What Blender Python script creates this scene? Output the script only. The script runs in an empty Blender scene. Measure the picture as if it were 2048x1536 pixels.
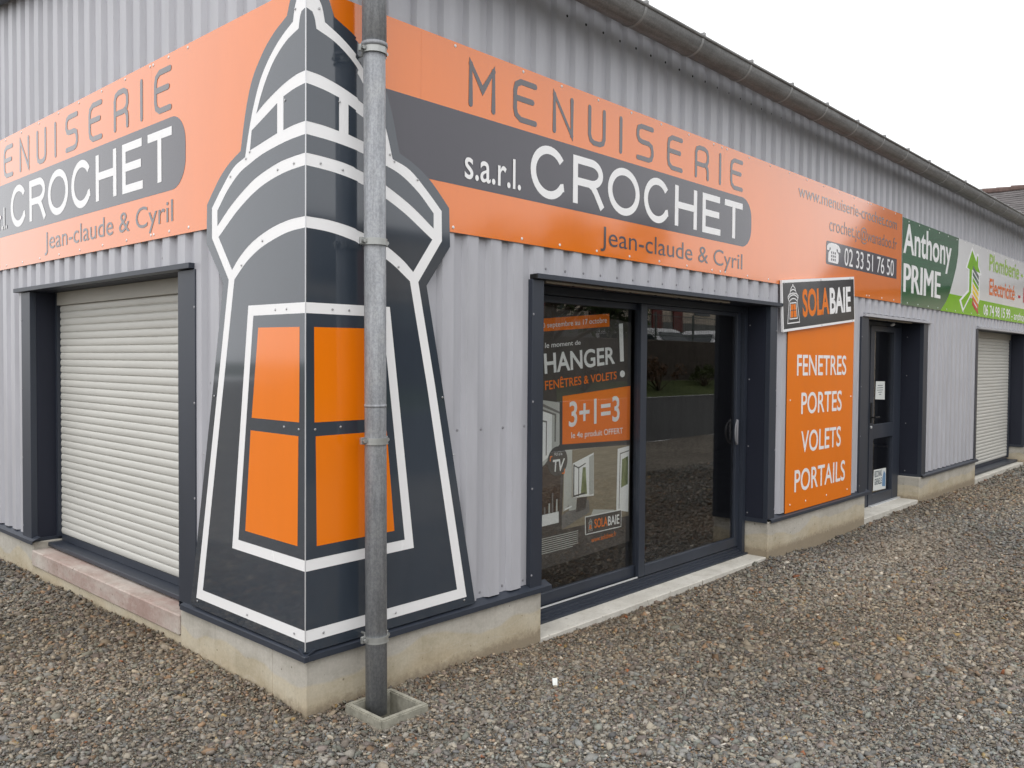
import bpy, bmesh, math, random
import numpy as np
from mathutils import Vector, Matrix
from mathutils.geometry import tessellate_polygon

random.seed(7)
rng = np.random.default_rng(11)
scene = bpy.context.scene
COL = scene.collection

# ------------------------------------------------------------------ camera
CAM = Vector((-2.3547, -3.5248, 1.76))
cam_data = bpy.data.cameras.new("camera")
cam = bpy.data.objects.new("camera", cam_data)
COL.objects.link(cam)
right = Vector((0.677711, -0.735288, 0.007715))
down = Vector((-0.01525, -0.024544, -0.999582))
fwd = Vector((0.73517, 0.677311, -0.027847))
cam.matrix_world = Matrix(((right.x, -down.x, -fwd.x, CAM.x),
                           (right.y, -down.y, -fwd.y, CAM.y),
                           (right.z, -down.z, -fwd.z, CAM.z),
                           (0, 0, 0, 1)))
cam_data.sensor_width = 36.0
cam_data.lens = 29.9
cam_data.clip_start = 0.05
cam_data.clip_end = 1500.0
scene.camera = cam

# ------------------------------------------------------------------ overcast sky
SUN_ELEV, SUN_ROT = math.radians(52), math.radians(250)
world = bpy.data.worlds.new("World")
scene.world = world
world.use_nodes = True
wn, wl = world.node_tree.nodes, world.node_tree.links
wn.clear()
wo = wn.new('ShaderNodeOutputWorld')
bg = wn.new('ShaderNodeBackground')
sky = wn.new('ShaderNodeTexSky')
sky.sky_type = 'NISHITA'
sky.sun_disc = False
sky.sun_elevation = SUN_ELEV
sky.sun_rotation = SUN_ROT
sky.air_density = 1.0
sky.dust_density = 6.0
hs = wn.new('ShaderNodeHueSaturation')
hs.inputs['Saturation'].default_value = 0.25
mix = wn.new('ShaderNodeMix')
mix.data_type = 'RGBA'
mix.inputs[0].default_value = 0.82
mix.inputs[7].default_value = (10.6, 10.65, 10.8, 1)      # even white cloud cover
wl.new(sky.outputs['Color'], hs.inputs['Color'])
wl.new(hs.outputs['Color'], mix.inputs[6])
wl.new(mix.outputs[2], bg.inputs['Color'])
bg.inputs['Strength'].default_value = 0.105
wl.new(bg.outputs['Background'], wo.inputs['Surface'])

sun_d = bpy.data.lights.new("sun", 'SUN')
sun_d.energy = 0.5
sun_d.angle = math.radians(45)
sun_d.color = (1.0, 0.97, 0.93)
sun = bpy.data.objects.new("sun", sun_d)
COL.objects.link(sun)
sun_dir = Vector((-0.42, -0.40, 0.82)).normalized()       # towards the sun, behind thin cloud
sun.rotation_euler = sun_dir.to_track_quat('Z', 'Y').to_euler()
sun.location = (-6, -6, 12)

scene.view_settings.view_transform = 'Standard'
scene.view_settings.look = 'None'
scene.view_settings.exposure = 0.55
scene.view_settings.gamma = 1.0
scene.view_settings.use_curve_mapping = False
scene.render.engine = 'CYCLES'
scene.cycles.max_bounces = 8
scene.cycles.transparent_max_bounces = 12

# ------------------------------------------------------------------ materials
def new_mat(name):
    m = bpy.data.materials.new(name)
    m.use_nodes = True
    nt = m.node_tree
    b = nt.nodes['Principled BSDF']
    return m, nt, b

def N(nt, t, **kw):
    n = nt.nodes.new(t)
    for k, v in kw.items():
        setattr(n, k, v)
    return n

def coords(nt, scale=(1, 1, 1), loc=(0, 0, 0)):
    g = N(nt, 'ShaderNodeNewGeometry')
    mp = N(nt, 'ShaderNodeMapping')
    mp.inputs['Scale'].default_value = scale
    mp.inputs['Location'].default_value = loc
    nt.links.new(g.outputs['Position'], mp.inputs['Vector'])
    return mp.outputs['Vector']

def noise(nt, vec, scale, detail=4, rough=0.6):
    n = N(nt, 'ShaderNodeTexNoise')
    n.inputs['Scale'].default_value = scale
    n.inputs['Detail'].default_value = detail
    n.inputs['Roughness'].default_value = rough
    nt.links.new(vec, n.inputs['Vector'])
    return n.outputs['Fac']

def ramp(nt, fac, stops):
    r = N(nt, 'ShaderNodeValToRGB')
    el = r.color_ramp.elements
    while len(el) < len(stops):
        el.new(0.5)
    for e, (p, c) in zip(el, stops):
        e.position = p
        e.color = c if len(c) == 4 else (*c, 1)
    nt.links.new(fac, r.inputs['Fac'])
    return r.outputs['Color']

def mixc(nt, fac, a, b, blend='MIX'):
    m = N(nt, 'ShaderNodeMix', data_type='RGBA', blend_type=blend)
    for i, v in ((0, fac), (6, a), (7, b)):
        if hasattr(v, 'links'):
            nt.links.new(v, m.inputs[i])
        elif i == 0:
            m.inputs[0].default_value = v
        else:
            m.inputs[i].default_value = (*v, 1) if len(v) == 3 else v
    return m.outputs[2]

def bump(nt, b, height, strength=0.2, dist=0.002):
    bn = N(nt, 'ShaderNodeBump')
    bn.inputs['Strength'].default_value = strength
    bn.inputs['Distance'].default_value = dist
    nt.links.new(height, bn.inputs['Height'])
    nt.links.new(bn.outputs['Normal'], b.inputs['Normal'])

def paint(name, col, rough=0.4, var=0.12, spec=0.5, wave=0.0, metal=0.0, dirt=(1, 1, 0.25), nscale=3.0, rvar=0.08, coat=0.0):
    m, nt, b = new_mat(name)
    v = coords(nt, dirt)
    f = noise(nt, v, nscale, 6, 0.65)
    lo = tuple(c * (1 - var) for c in col)
    hi = tuple(min(1, c * (1 + var)) for c in col)
    nt.links.new(ramp(nt, f, [(0.3, lo), (0.7, hi)]), b.inputs['Base Color'])
    r = N(nt, 'ShaderNodeMapRange')
    r.inputs['To Min'].default_value = max(0.02, rough - rvar)
    r.inputs['To Max'].default_value = rough + rvar
    nt.links.new(f, r.inputs['Value'])
    nt.links.new(r.outputs['Result'], b.inputs['Roughness'])
    b.inputs['Specular IOR Level'].default_value = spec
    b.inputs['Metallic'].default_value = metal
    if coat > 0:
        b.inputs['Coat Weight'].default_value = 1.0
        b.inputs['Coat IOR'].default_value = coat
        b.inputs['Coat Roughness'].default_value = max(.03, rough - .04)
    if wave > 0:
        f2 = noise(nt, coords(nt), 1.4, 2, 0.4)
        bump(nt, b, f2, wave, 0.02)
    return m

M = {}
M['clad'] = paint('grey_cladding_paint', (0.452, 0.455, 0.492), 0.40, 0.10, 0.5, dirt=(2, 2, .3), rvar=.05)
M['anth'] = paint('anthracite_paint', (0.031, 0.038, 0.054), 0.42, 0.15, 0.5)
M['anth_shade'] = paint('anthracite_reveal_shade', (0.017, 0.020, 0.033), 0.55, 0.12, 0.3)  # same anthracite as the trims, shade inside the reveals put into the colour
M['anthr_gloss'] = paint('anthracite_print_film', (0.038, 0.050, 0.068), 0.10, 0.08, 0.4, wave=0.2, rvar=.02, coat=1.55)
M['orange'] = paint('orange_print_film', (0.83, 0.190, 0.005), 0.12, 0.03, 0.5, wave=0.2, rvar=.02, coat=1.52)
M['orange_pane'] = paint('orange_pane_film', (0.90, 0.21, 0.003), 0.14, 0.03, 0.35, wave=0.12, rvar=.02, coat=1.35)
M['orange_matt'] = paint('orange_sign_film', (0.82, 0.195, 0.004), 0.35, 0.03, 0.3)
M['film_white'] = paint('white_print_film', (0.90, 0.90, 0.91), 0.25, 0.015, 0.5)
M['letter_grey'] = paint('grey_letter_film', (0.062, 0.052, 0.060), 0.14, 0.03, 0.5, coat=1.45)
M['bar_grey'] = paint('charcoal_bar_film', (0.045, 0.042, 0.058), 0.16, 0.04, 0.5, wave=0.1, rvar=.02, coat=1.32)
M['letter_edge'] = paint('grey_contact_letter_film', (0.17, 0.105, 0.085), 0.2, 0.03, 0.5, coat=1.75)
M['black_board'] = paint('black_sign_film', (0.016, 0.016, 0.019), 0.16, 0.06, 0.5, wave=.1)
M['green'] = paint('dark_green_film', (0.008, 0.125, 0.045), 0.12, 0.06, 0.6, wave=.25, coat=1.5)
M['lime'] = paint('lime_green_film', (0.20, 0.47, 0.006), 0.2, 0.04, 0.4, wave=.2)
M['lime_soft'] = paint('soft_lime_letter_film', (0.33, 0.52, 0.08), 0.3, 0.04)
M['banner_white'] = paint('white_banner_film', (0.87, 0.88, 0.89), 0.2, 0.02, 0.5, wave=.2, coat=1.5)
M['red_orange'] = paint('burnt_orange_letter_film', (0.72, 0.16, 0.03), 0.3, 0.04)
M['red'] = paint('red_letter_film', (0.55, 0.02, 0.04), 0.3, 0.04)
M['yellow'] = paint('yellow_letter_film', (0.85, 0.62, 0.04), 0.3, 0.04)
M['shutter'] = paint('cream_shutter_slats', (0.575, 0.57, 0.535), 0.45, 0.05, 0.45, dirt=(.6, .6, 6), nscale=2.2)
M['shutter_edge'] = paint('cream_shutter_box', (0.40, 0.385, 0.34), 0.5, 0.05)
M['alu'] = paint('raw_aluminium', (0.70, 0.71, 0.73), 0.3, 0.06, metal=0.35)
M['steel'] = paint('screw_head_steel', (0.50, 0.50, 0.51), 0.35, 0.1, metal=0.8)
M['screw_grey'] = paint('painted_screw_cap', (0.26, 0.26, 0.28), 0.4, 0.1)
M['screw_white'] = paint('white_screw_cap', (0.80, 0.80, 0.79), 0.35, 0.04)
M['beam'] = paint('beige_lintel_board', (0.26, 0.225, 0.18), 0.8, 0.15, 0.2)
M['rubber'] = paint('black_rubber', (0.012, 0.012, 0.012), 0.6, 0.1, 0.3)
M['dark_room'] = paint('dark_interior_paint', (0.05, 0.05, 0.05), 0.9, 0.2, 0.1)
M['paper'] = paint('white_paper', (0.70, 0.72, 0.70), 0.8, 0.03, 0.1)
M['paper_blue'] = paint('pale_blue_paper', (0.16, 0.27, 0.42), 0.8, 0.05, 0.1)
M['ink'] = paint('dark_ink', (0.06, 0.09, 0.11), 0.8, 0.05, 0.1)
M['poster_black'] = paint('poster_charcoal', (0.075, 0.072, 0.068), 0.7, 0.15, 0.15)
M['poster_orange'] = paint('poster_orange', (0.90, 0.22, 0.02), 0.7, 0.04, 0.15)
M['poster_white'] = paint('poster_white', (0.86, 0.90, 0.88), 0.7, 0.03, 0.15)
M['poster_wall'] = paint('poster_tan_wall', (0.27, 0.24, 0.17), 0.7, 0.2, 0.15, dirt=(2, 2, 12))
M['poster_pale'] = paint('poster_pale_grey', (0.50, 0.53, 0.49), 0.7, 0.15, 0.15)
M['poster_grey'] = paint('poster_mid_grey', (0.20, 0.20, 0.19), 0.7, 0.2, 0.15)
M['poster_brown'] = paint('poster_brown', (0.055, 0.035, 0.026), 0.7, 0.4, 0.15, dirt=(1, 1, 6))
M['poster_green'] = paint('poster_leaf_green', (0.22, 0.27, 0.12), 0.7, 0.5, 0.15, nscale=30)
M['van_white'] = paint('white_car_paint', (0.75, 0.76, 0.78), 0.2, 0.03)
M['tyre'] = paint('tyre_rubber', (0.02, 0.02, 0.02), 0.8, 0.1)
M['render_cream'] = paint('cream_render', (0.58, 0.50, 0.41), 0.85, 0.08, 0.2)
M['maroon'] = paint('maroon_shutter_paint', (0.16, 0.030, 0.024), 0.6, 0.1)
M['fence_metal'] = paint('grey_green_fence_metal', (0.10, 0.12, 0.11), 0.5, 0.1)
M['bark'] = paint('bark', (0.09, 0.07, 0.05), 0.9, 0.3, dirt=(6, 6, 2))
M['ridge'] = paint('red_brown_ridge_tile', (0.12, 0.078, 0.068), 0.85, 0.3, nscale=8)

# downpipe and gutter zinc: vertical streaks, blotches of dull patina
def zinc(name, c0, c1, c2, axis):
    m, nt, b = new_mat(name)
    sc = (40, 40, 2.5) if axis == 'z' else (1.6, 30, 30)
    f = noise(nt, coords(nt, sc), 1.0, 6, 0.7)
    f2 = noise(nt, coords(nt, (1, 1, 1)), 7.0, 6, 0.7)
    f3 = noise(nt, coords(nt, (1, 1, .7)), 90.0, 3, 0.8)
    base = ramp(nt, f2, [(0.3, c0), (0.52, c1), (0.75, c2)])
    st = ramp(nt, f, [(0.35, (0.72, 0.72, 0.72)), (0.65, (1.12, 1.12, 1.12))])
    c = mixc(nt, 1.0, base, st, 'MULTIPLY')
    sp = ramp(nt, f3, [(0.4, (0.82, 0.82, 0.82)), (0.6, (1.1, 1.1, 1.1))])
    c = mixc(nt, 1.0, c, sp, 'MULTIPLY')
    nt.links.new(c, b.inputs['Base Color'])
    b.inputs['Metallic'].default_value = 0.0
    b.inputs['Roughness'].default_value = 0.6
    bump(nt, b, f3, 0.15, 0.001)
    return m
M['zinc'] = zinc('weathered_zinc', (0.285, 0.30, 0.325), (0.325, 0.338, 0.36), (0.375, 0.385, 0.395), 'z')
M['gutter'] = zinc('dull_gutter_zinc', (0.19, 0.188, 0.188), (0.235, 0.235, 0.235), (0.27, 0.272, 0.27), 'x')
M['bracket'] = paint('dull_bracket_zinc', (0.30, 0.30, 0.30), 0.5, 0.1)
M['clamp'] = paint('galvanised_clamp', (0.42, 0.43, 0.42), 0.4, 0.15, metal=0.6, nscale=20)

# concrete of the plinth: grey above, yellow-brown algae tide mark below
def concrete(name, tide=True, pink=False):
    m, nt, b = new_mat(name)
    v = coords(nt)
    big = noise(nt, v, 2.2, 5, 0.6)
    fine = noise(nt, v, 60, 4, 0.7)
    base = ramp(nt, big, [(0.25, (0.40, 0.375, 0.33)), (0.5, (0.485, 0.46, 0.41)), (0.75, (0.55, 0.525, 0.475))] if tide else [(0.25, (0.46, 0.44, 0.395)), (0.5, (0.56, 0.54, 0.49)), (0.75, (0.64, 0.62, 0.57))])
    if tide:
        g = N(nt, 'ShaderNodeNewGeometry')
        sx = N(nt, 'ShaderNodeSeparateXYZ')
        nt.links.new(g.outputs['Position'], sx.inputs['Vector'])
        w = noise(nt, coords(nt, (1, 1, .2)), 1.9, 2, 0.4)
        mm = N(nt, 'ShaderNodeMath', operation='MULTIPLY_ADD')
        nt.links.new(w, mm.inputs[0]); mm.inputs[1].default_value = -0.34
        nt.links.new(sx.outputs['Z'], mm.inputs[2])          # z - .34*noise
        mr = N(nt, 'ShaderNodeMapRange')
        mr.inputs['From Min'].default_value = -0.010
        mr.inputs['From Max'].default_value = 0.006
        mr.inputs['To Min'].default_value = 1.0
        mr.inputs['To Max'].default_value = 0.0
        nt.links.new(mm.outputs[0], mr.inputs['Value'])
        tint = ramp(nt, noise(nt, v, 5, 4, .6), [(0.3, (0.48, 0.422, 0.315)), (0.7, (0.55, 0.500, 0.395))])
        base = mixc(nt, mr.outputs['Result'], base, tint)
        lowmr = N(nt, 'ShaderNodeMapRange')
        lowmr.inputs['From Min'].default_value = -0.14
        lowmr.inputs['From Max'].default_value = -0.05
        lowmr.inputs['To Min'].default_value = 0.55
        lowmr.inputs['To Max'].default_value = 0.0
        nt.links.new(mm.outputs[0], lowmr.inputs['Value'])
        base = mixc(nt, lowmr.outputs['Result'], base, (0.45, 0.365, 0.245))
        ln = noise(nt, coords(nt, (1.2, 1.2, 6), (3, 1, 0)), 1.6, 2, .5)      # pale pour line
        lr = ramp(nt, ln, [(0.490, (0, 0, 0)), (0.5, (.18, .18, .18)), (0.512, (0, 0, 0))])
        base = mixc(nt, lr, base, (0.62, 0.60, 0.54))
    if pink:
        pk = noise(nt, coords(nt, (1.2, .7, 1.5), (0, 2, 0)), 1.5, 6, 0.75)
        base = mixc(nt, ramp(nt, pk, [(0.34, (.15, .15, .15)), (0.62, (.95, .95, .95))]), base, (0.37, 0.265, 0.235))
        wt = noise(nt, coords(nt, (2.5, 1, 2.5), (5, 1, 1)), 5.0, 7, 0.8)
        base = mixc(nt, ramp(nt, wt, [(0.55, (0, 0, 0)), (0.72, (.55, .55, .55))]), base, (0.58, 0.54, 0.48))
    # cloudy formwork stains, vertical run marks, pin holes and, on the plinth, mud splash
    cl = ramp(nt, noise(nt, coords(nt, (1, 1, 1.4), (7, 3, 0)), 4.5, 7, .72), [(0.32, (0.84, 0.83, 0.80)), (0.5, (1, 1, 1)), (0.72, (1.10, 1.10, 1.09))])
    base = mixc(nt, 1.0, base, cl, 'MULTIPLY')
    rn = ramp(nt, noise(nt, coords(nt, (22, 22, .8)), 1.0, 3, .6), [(0.30, (0.86, 0.85, 0.83)), (0.45, (1, 1, 1))])
    base = mixc(nt, 0.6, base, rn, 'MULTIPLY')
    ph = ramp(nt, noise(nt, v, 34, 1, .3), [(0.22, (0.5, 0.48, 0.45)), (0.27, (1, 1, 1))])
    base = mixc(nt, 1.0, base, ph, 'MULTIPLY')
    if tide:
        sm = N(nt, 'ShaderNodeMath', operation='MULTIPLY_ADD')
        nt.links.new(noise(nt, v, 26, 5, .75), sm.inputs[0]); sm.inputs[1].default_value = -0.16
        nt.links.new(sx.outputs['Z'], sm.inputs[2])
        sr = N(nt, 'ShaderNodeMapRange')
        sr.inputs['From Min'].default_value = -0.07
        sr.inputs['From Max'].default_value = -0.02
        sr.inputs['To Min'].default_value = 0.75
        sr.inputs['To Max'].default_value = 0.0
        nt.links.new(sm.outputs[0], sr.inputs['Value'])
        base = mixc(nt, sr.outputs['Result'], base, (0.25, 0.205, 0.15))
    sp = ramp(nt, fine, [(0.35, (0.93, 0.93, 0.93)), (0.65, (1.05, 1.05, 1.05))])
    base = mixc(nt, 1.0, base, sp, 'MULTIPLY')
    nt.links.new(base, b.inputs['Base Color'])
    b.inputs['Roughness'].default_value = 0.9
    b.inputs['Specular IOR Level'].default_value = 0.2
    bump(nt, b, fine, 0.35, 0.003)
    return m
M['concrete'] = concrete('plinth_concrete')
M['sill_concrete'] = concrete('sill_concrete', tide=False)
M['pink_concrete'] = concrete('red_stained_concrete', tide=False, pink=True)
M['box_concrete'] = paint('grey_mossy_concrete', (0.31, 0.30, 0.25), 0.9, 0.3, 0.2, dirt=(1, 1, 1), nscale=22)

def gravel_mats():
    m, nt, b = new_mat('crushed_stone')
    a = N(nt, 'ShaderNodeAttribute', attribute_name='stone')
    f = noise(nt, coords(nt), 160, 3, 0.7)
    c = mixc(nt, 1.0, a.outputs['Color'], ramp(nt, f, [(0.3, (0.78, 0.78, 0.78)), (0.7, (1.18, 1.18, 1.18))]), 'MULTIPLY')
    nt.links.new(c, b.inputs['Base Color'])
    b.inputs['Roughness'].default_value = 0.85
    b.inputs['Specular IOR Level'].default_value = 0.25
    g, nt, b = new_mat('gravel_fines')
    v = coords(nt)
    vo = N(nt, 'ShaderNodeTexVoronoi')
    vo.inputs['Scale'].default_value = 38
    nt.links.new(v, vo.inputs['Vector'])
    sep = N(nt, 'ShaderNodeSeparateColor')
    nt.links.new(vo.outputs['Color'], sep.inputs['Color'])
    c = ramp(nt, sep.outputs[0], [(0.0, (0.085, 0.075, 0.064)), (0.35, (0.16, 0.145, 0.125)), (0.7, (0.235, 0.215, 0.185)), (1.0, (0.33, 0.305, 0.265))])
    big = ramp(nt, noise(nt, v, 0.7, 5, .6), [(0.3, (0.82, 0.80, 0.78)), (0.7, (1.1, 1.08, 1.04))])
    c = mixc(nt, 1.0, c, big, 'MULTIPLY')
    nt.links.new(c, b.inputs['Base Color'])
    b.inputs['Roughness'].default_value = 0.95
    b.inputs['Specular IOR Level'].default_value = 0.15
    bump(nt, b, vo.outputs['Distance'], 0.8, 0.01)
    return m, g
M['stone'], M['fines'] = gravel_mats()

def glass(name, tint=0.94, ior=1.78):
    m, nt, b = new_mat(name)
    nt.nodes.remove(b)
    out = nt.nodes['Material Output']
    tr = N(nt, 'ShaderNodeBsdfTransparent'); tr.inputs['Color'].default_value = (tint, tint, tint, 1)
    gl = N(nt, 'ShaderNodeBsdfGlossy'); gl.inputs['Roughness'].default_value = 0.0
    fr = N(nt, 'ShaderNodeFresnel'); fr.inputs['IOR'].default_value = ior
    mul = N(nt, 'ShaderNodeMath', operation='MULTIPLY', use_clamp=True); mul.inputs[1].default_value = 1.0
    f2 = noise(nt, coords(nt), 0.9, 1, 0.3)
    bn = N(nt, 'ShaderNodeBump'); bn.inputs['Strength'].default_value = 0.02; bn.inputs['Distance'].default_value = 0.02
    nt.links.new(f2, bn.inputs['Height']); nt.links.new(bn.outputs['Normal'], gl.inputs['Normal'])
    mx = N(nt, 'ShaderNodeMixShader')
    # the pane has two faces: feed the inverse index on the inner one so it mirrors like the outer one
    ge = N(nt, 'ShaderNodeNewGeometry')
    io = N(nt, 'ShaderNodeMapRange')
    io.inputs['To Min'].default_value = ior
    io.inputs['To Max'].default_value = 1.0 / ior
    nt.links.new(ge.outputs['Backfacing'], io.inputs['Value'])
    nt.links.new(io.outputs['Result'], fr.inputs['IOR'])
    nt.links.new(fr.outputs[0], mul.inputs[0]); nt.links.new(mul.outputs[0], mx.inputs[0])
    nt.links.new(tr.outputs[0], mx.inputs[1]); nt.links.new(gl.outputs[0], mx.inputs[2])
    nt.links.new(mx.outputs[0], out.inputs['Surface'])
    return m
M['glass'] = glass('double_glazing')
M['car_glass'] = paint('car_window_glass', (0.03, 0.04, 0.045), 0.06, 0.05, 0.6)

def slate():
    m, nt, b = new_mat('weathered_slate')
    v = coords(nt, (1, 1, 1))
    f = noise(nt, coords(nt, (8, 2.5, 9)), 1.0, 4, .7)
    nt.links.new(ramp(nt, f, [(0.35, (0.085, 0.078, 0.078)), (0.65, (0.17, 0.155, 0.155))]), b.inputs['Base Color'])
    b.inputs['Roughness'].default_value = 0.75
    return m
M['slate'] = slate()

def ground_mat(name, stops, scale, rough=0.95, bs=.4):
    m, nt, b = new_mat(name)
    f = noise(nt, coords(nt), scale, 8, .7)
    nt.links.new(ramp(nt, f, stops), b.inputs['Base Color'])
    b.inputs['Roughness'].default_value = rough
    bump(nt, b, f, bs, .02)
    return m
M['grass'] = ground_mat('rough_grass', [(0.3, (0.035, 0.06, 0.012)), (0.7, (0.10, 0.12, 0.03))], 9)
M['asphalt'] = ground_mat('old_asphalt', [(0.3, (0.05, 0.052, 0.052)), (0.7, (0.085, 0.085, 0.082))], 30)
M['retaining'] = ground_mat('dark_stone_wall', [(0.3, (0.055, 0.045, 0.038)), (0.7, (0.13, 0.11, 0.09))], 4)
M['far_ground'] = ground_mat('far_ground', [(0.3, (0.09, 0.10, 0.06)), (0.7, (0.15, 0.15, 0.11))], .5)

def leaf():
    m, nt, b = new_mat('leaves')
    a = N(nt, 'ShaderNodeAttribute', attribute_name='stone')
    nt.links.new(a.outputs['Color'], b.inputs['Base Color'])
    b.inputs['Roughness'].default_value = 0.6
    return m
M['leaf'] = leaf()

# ------------------------------------------------------------------ mesh helpers
def link(name, me, mat=None, parent=None, kind=None):
    o = bpy.data.objects.new(name, me)
    COL.objects.link(o)
    if mat is not None and me is not None:
        me.materials.append(mat)
    if parent is not None:
        o.parent = parent
    if kind:
        o['kind'] = kind
    return o

def finish(bm, name, mat, parent=None, kind=None, smooth=False, recalc=True):
    if recalc:
        bmesh.ops.recalc_face_normals(bm, faces=bm.faces)
    me = bpy.data.meshes.new(name)
    bm.to_mesh(me)
    bm.free()
    if smooth:
        me.polygons.foreach_set('use_smooth', [True] * len(me.polygons))
    return link(name, me, mat, parent, kind)

def empty(name, loc=(0, 0, 0)):
    o = bpy.data.objects.new(name, None)
    o.location = loc
    o.empty_display_size = 0.2
    COL.objects.link(o)
    return o

def tag(o, label, cat, group=None, kind=None):
    o['label'] = label
    o['category'] = cat
    if group:
        o['group'] = group
    if kind:
        o['kind'] = kind
    return o

def bx(bm, x0, x1, y0, y1, z0, z1, bev=0.0):
    t = bmesh.new() if bev else bm
    vs = [t.verts.new((x, y, z)) for x in (x0, x1) for y in (y0, y1) for z in (z0, z1)]
    for f in ((0, 1, 3, 2), (4, 6, 7, 5), (0, 4, 5, 1), (2, 3, 7, 6), (0, 2, 6, 4), (1, 5, 7, 3)):
        t.faces.new([vs[i] for i in f])
    if bev:
        bmesh.ops.recalc_face_normals(t, faces=t.faces)
        bmesh.ops.bevel(t, geom=list(t.edges), offset=bev, segments=1, affect='EDGES')
        me = bpy.data.meshes.new('tmp')
        t.to_mesh(me); t.free()
        bm.from_mesh(me)
        bpy.data.meshes.remove(me)

def box(name, x0, x1, y0, y1, z0, z1, mat, parent=None, bev=0.0, kind=None):
    bm = bmesh.new()
    bx(bm, x0, x1, y0, y1, z0, z1, bev)
    return finish(bm, name, mat, parent, kind)

def tube(bm, p0, p1, r, n=24, r1=None, cap=True):
    p0, p1 = Vector(p0), Vector(p1)
    r1 = r if r1 is None else r1
    d = (p1 - p0).normalized()
    a = d.orthogonal().normalized()
    b = d.cross(a)
    c0 = [bm.verts.new(p0 + (a * math.cos(t) + b * math.sin(t)) * r) for t in [2 * math.pi * i / n for i in range(n)]]
    c1 = [bm.verts.new(p1 + (a * math.cos(t) + b * math.sin(t)) * r1) for t in [2 * math.pi * i / n for i in range(n)]]
    for i in range(n):
        bm.faces.new((c0[i], c0[(i + 1) % n], c1[(i + 1) % n], c1[i]))
    if cap:
        bm.faces.new(c0); bm.faces.new(c1)

def dome(bm, p, nrm, r, h=0.5, n=8):
    p, nrm = Vector(p), Vector(nrm).normalized()
    a = nrm.orthogonal().normalized(); b = nrm.cross(a)
    rings = []
    for k, (rr, hh) in enumerate(((1.0, 0.0), (0.92, 0.5), (0.55, 0.92))):
        rings.append([bm.verts.new(p + (a * math.cos(t) + b * math.sin(t)) * r * rr + nrm * r * h * hh) for t in [2 * math.pi * i / n for i in range(n)]])
    top = bm.verts.new(p + nrm * r * h)
    for k in range(2):
        for i in range(n):
            bm.faces.new((rings[k][i], rings[k][(i + 1) % n], rings[k + 1][(i + 1) % n], rings[k + 1][i]))
    for i in range(n):
        bm.faces.new((rings[2][i], rings[2][(i + 1) % n], top))

# wall mappings: (a, z, out) -> world; 'out' is how far the point stands off the wall face
def RW(a, z, o):
    return Vector((a, -o, z))
def LW(a, z, o):
    return Vector((-o, a, z))
def ART_R(a, z, o):
    return Vector((4.375 + a, -o, z))
def ART_L(a, z, o):
    return Vector((-o, 1.374 - 1.03 * a, z + 0.012))

def prism(bm, pts, mp, o0, o1):
    """flat outline pts [(a,z)], front face at stand-off o1, rim back to o0"""
    f = [bm.verts.new(mp(a, z, o1)) for a, z in pts]
    k = [bm.verts.new(mp(a, z, o0)) for a, z in pts]
    tris = tessellate_polygon([[Vector((a, z, 0)) for a, z in pts]])
    for t in tris:
        try:
            bm.faces.new([f[i] for i in t])
        except ValueError:
            pass
    n = len(pts)
    for i in range(n):
        j = (i + 1) % n
        bm.faces.new((f[i], f[j], k[j], k[i]))

def facing(bm, mp):
    """turn all faces so that the front ones face away from the wall"""
    out = (mp(0, 0, 1) - mp(0, 0, 0)).normalized()
    bm.normal_update()
    fl = [f for f in bm.faces if f.normal.dot(out) < -0.5]
    if fl:
        bmesh.ops.reverse_faces(bm, faces=fl)

def plate(name, pts, mp, o0, o1, mat, parent=None, bmf=None):
    bm = bmesh.new()
    prism(bm, pts, mp, o0, o1)
    facing(bm, mp)
    return finish(bm, name, mat, parent, recalc=False)

def rect(a0, a1, z0, z1):
    return [(a0, z0), (a1, z0), (a1, z1), (a0, z1)]

def roundrect(a0, a1, z0, z1, r, corners=(1, 1, 1, 1), n=8):
    pts = []
    cs = [(a0 + r, z0 + r, 180, corners[0], (a0, z0)), (a1 - r, z0 + r, 270, corners[1], (a1, z0)),
          (a1 - r, z1 - r, 0, corners[2], (a1, z1)), (a0 + r, z1 - r, 90, corners[3], (a0, z1))]
    for cx, cz, st, on, sharp in cs:
        if not on:
            pts.append(sharp); continue
        for i in range(n + 1):
            t = math.radians(st + 90 * i / n)
            pts.append((cx + r * math.cos(t), cz + r * math.sin(t)))
    return pts

def stroke(bm, pts, w, mp, o, closed=False):
    """ribbon of width w along a polyline, mitred joints"""
    P = [Vector(p) for p in pts]
    n = len(P)
    L, R = [], []
    for i in range(n):
        if closed:
            a, b = P[(i - 1) % n], P[(i + 1) % n]
        else:
            a, b = P[max(i - 1, 0)], P[min(i + 1, n - 1)]
        d0 = (P[i] - a).normalized() if (P[i] - a).length > 1e-9 else (b - P[i]).normalized()
        d1 = (b - P[i]).normalized() if (b - P[i]).length > 1e-9 else d0
        t = (d0 + d1)
        t = t.normalized() if t.length > 1e-6 else d0
        nn = Vector((-t.y, t.x))
        c = max(0.45, nn.dot(Vector((-d1.y, d1.x))))
        L.append(bm.verts.new(mp(*(P[i] + nn * w / 2 / c), o)))
        R.append(bm.verts.new(mp(*(P[i] - nn * w / 2 / c), o)))
    m = n if closed else n - 1
    for i in range(m):
        j = (i + 1) % n
        bm.faces.new((L[i], R[i], R[j], L[j]))

def disc(bm, p, r, mp, o, n=12):
    bm.faces.new([bm.verts.new(mp(p[0] + r * math.cos(t), p[1] + r * math.sin(t), o)) for t in [2 * math.pi * i / n for i in range(n)]])

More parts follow.
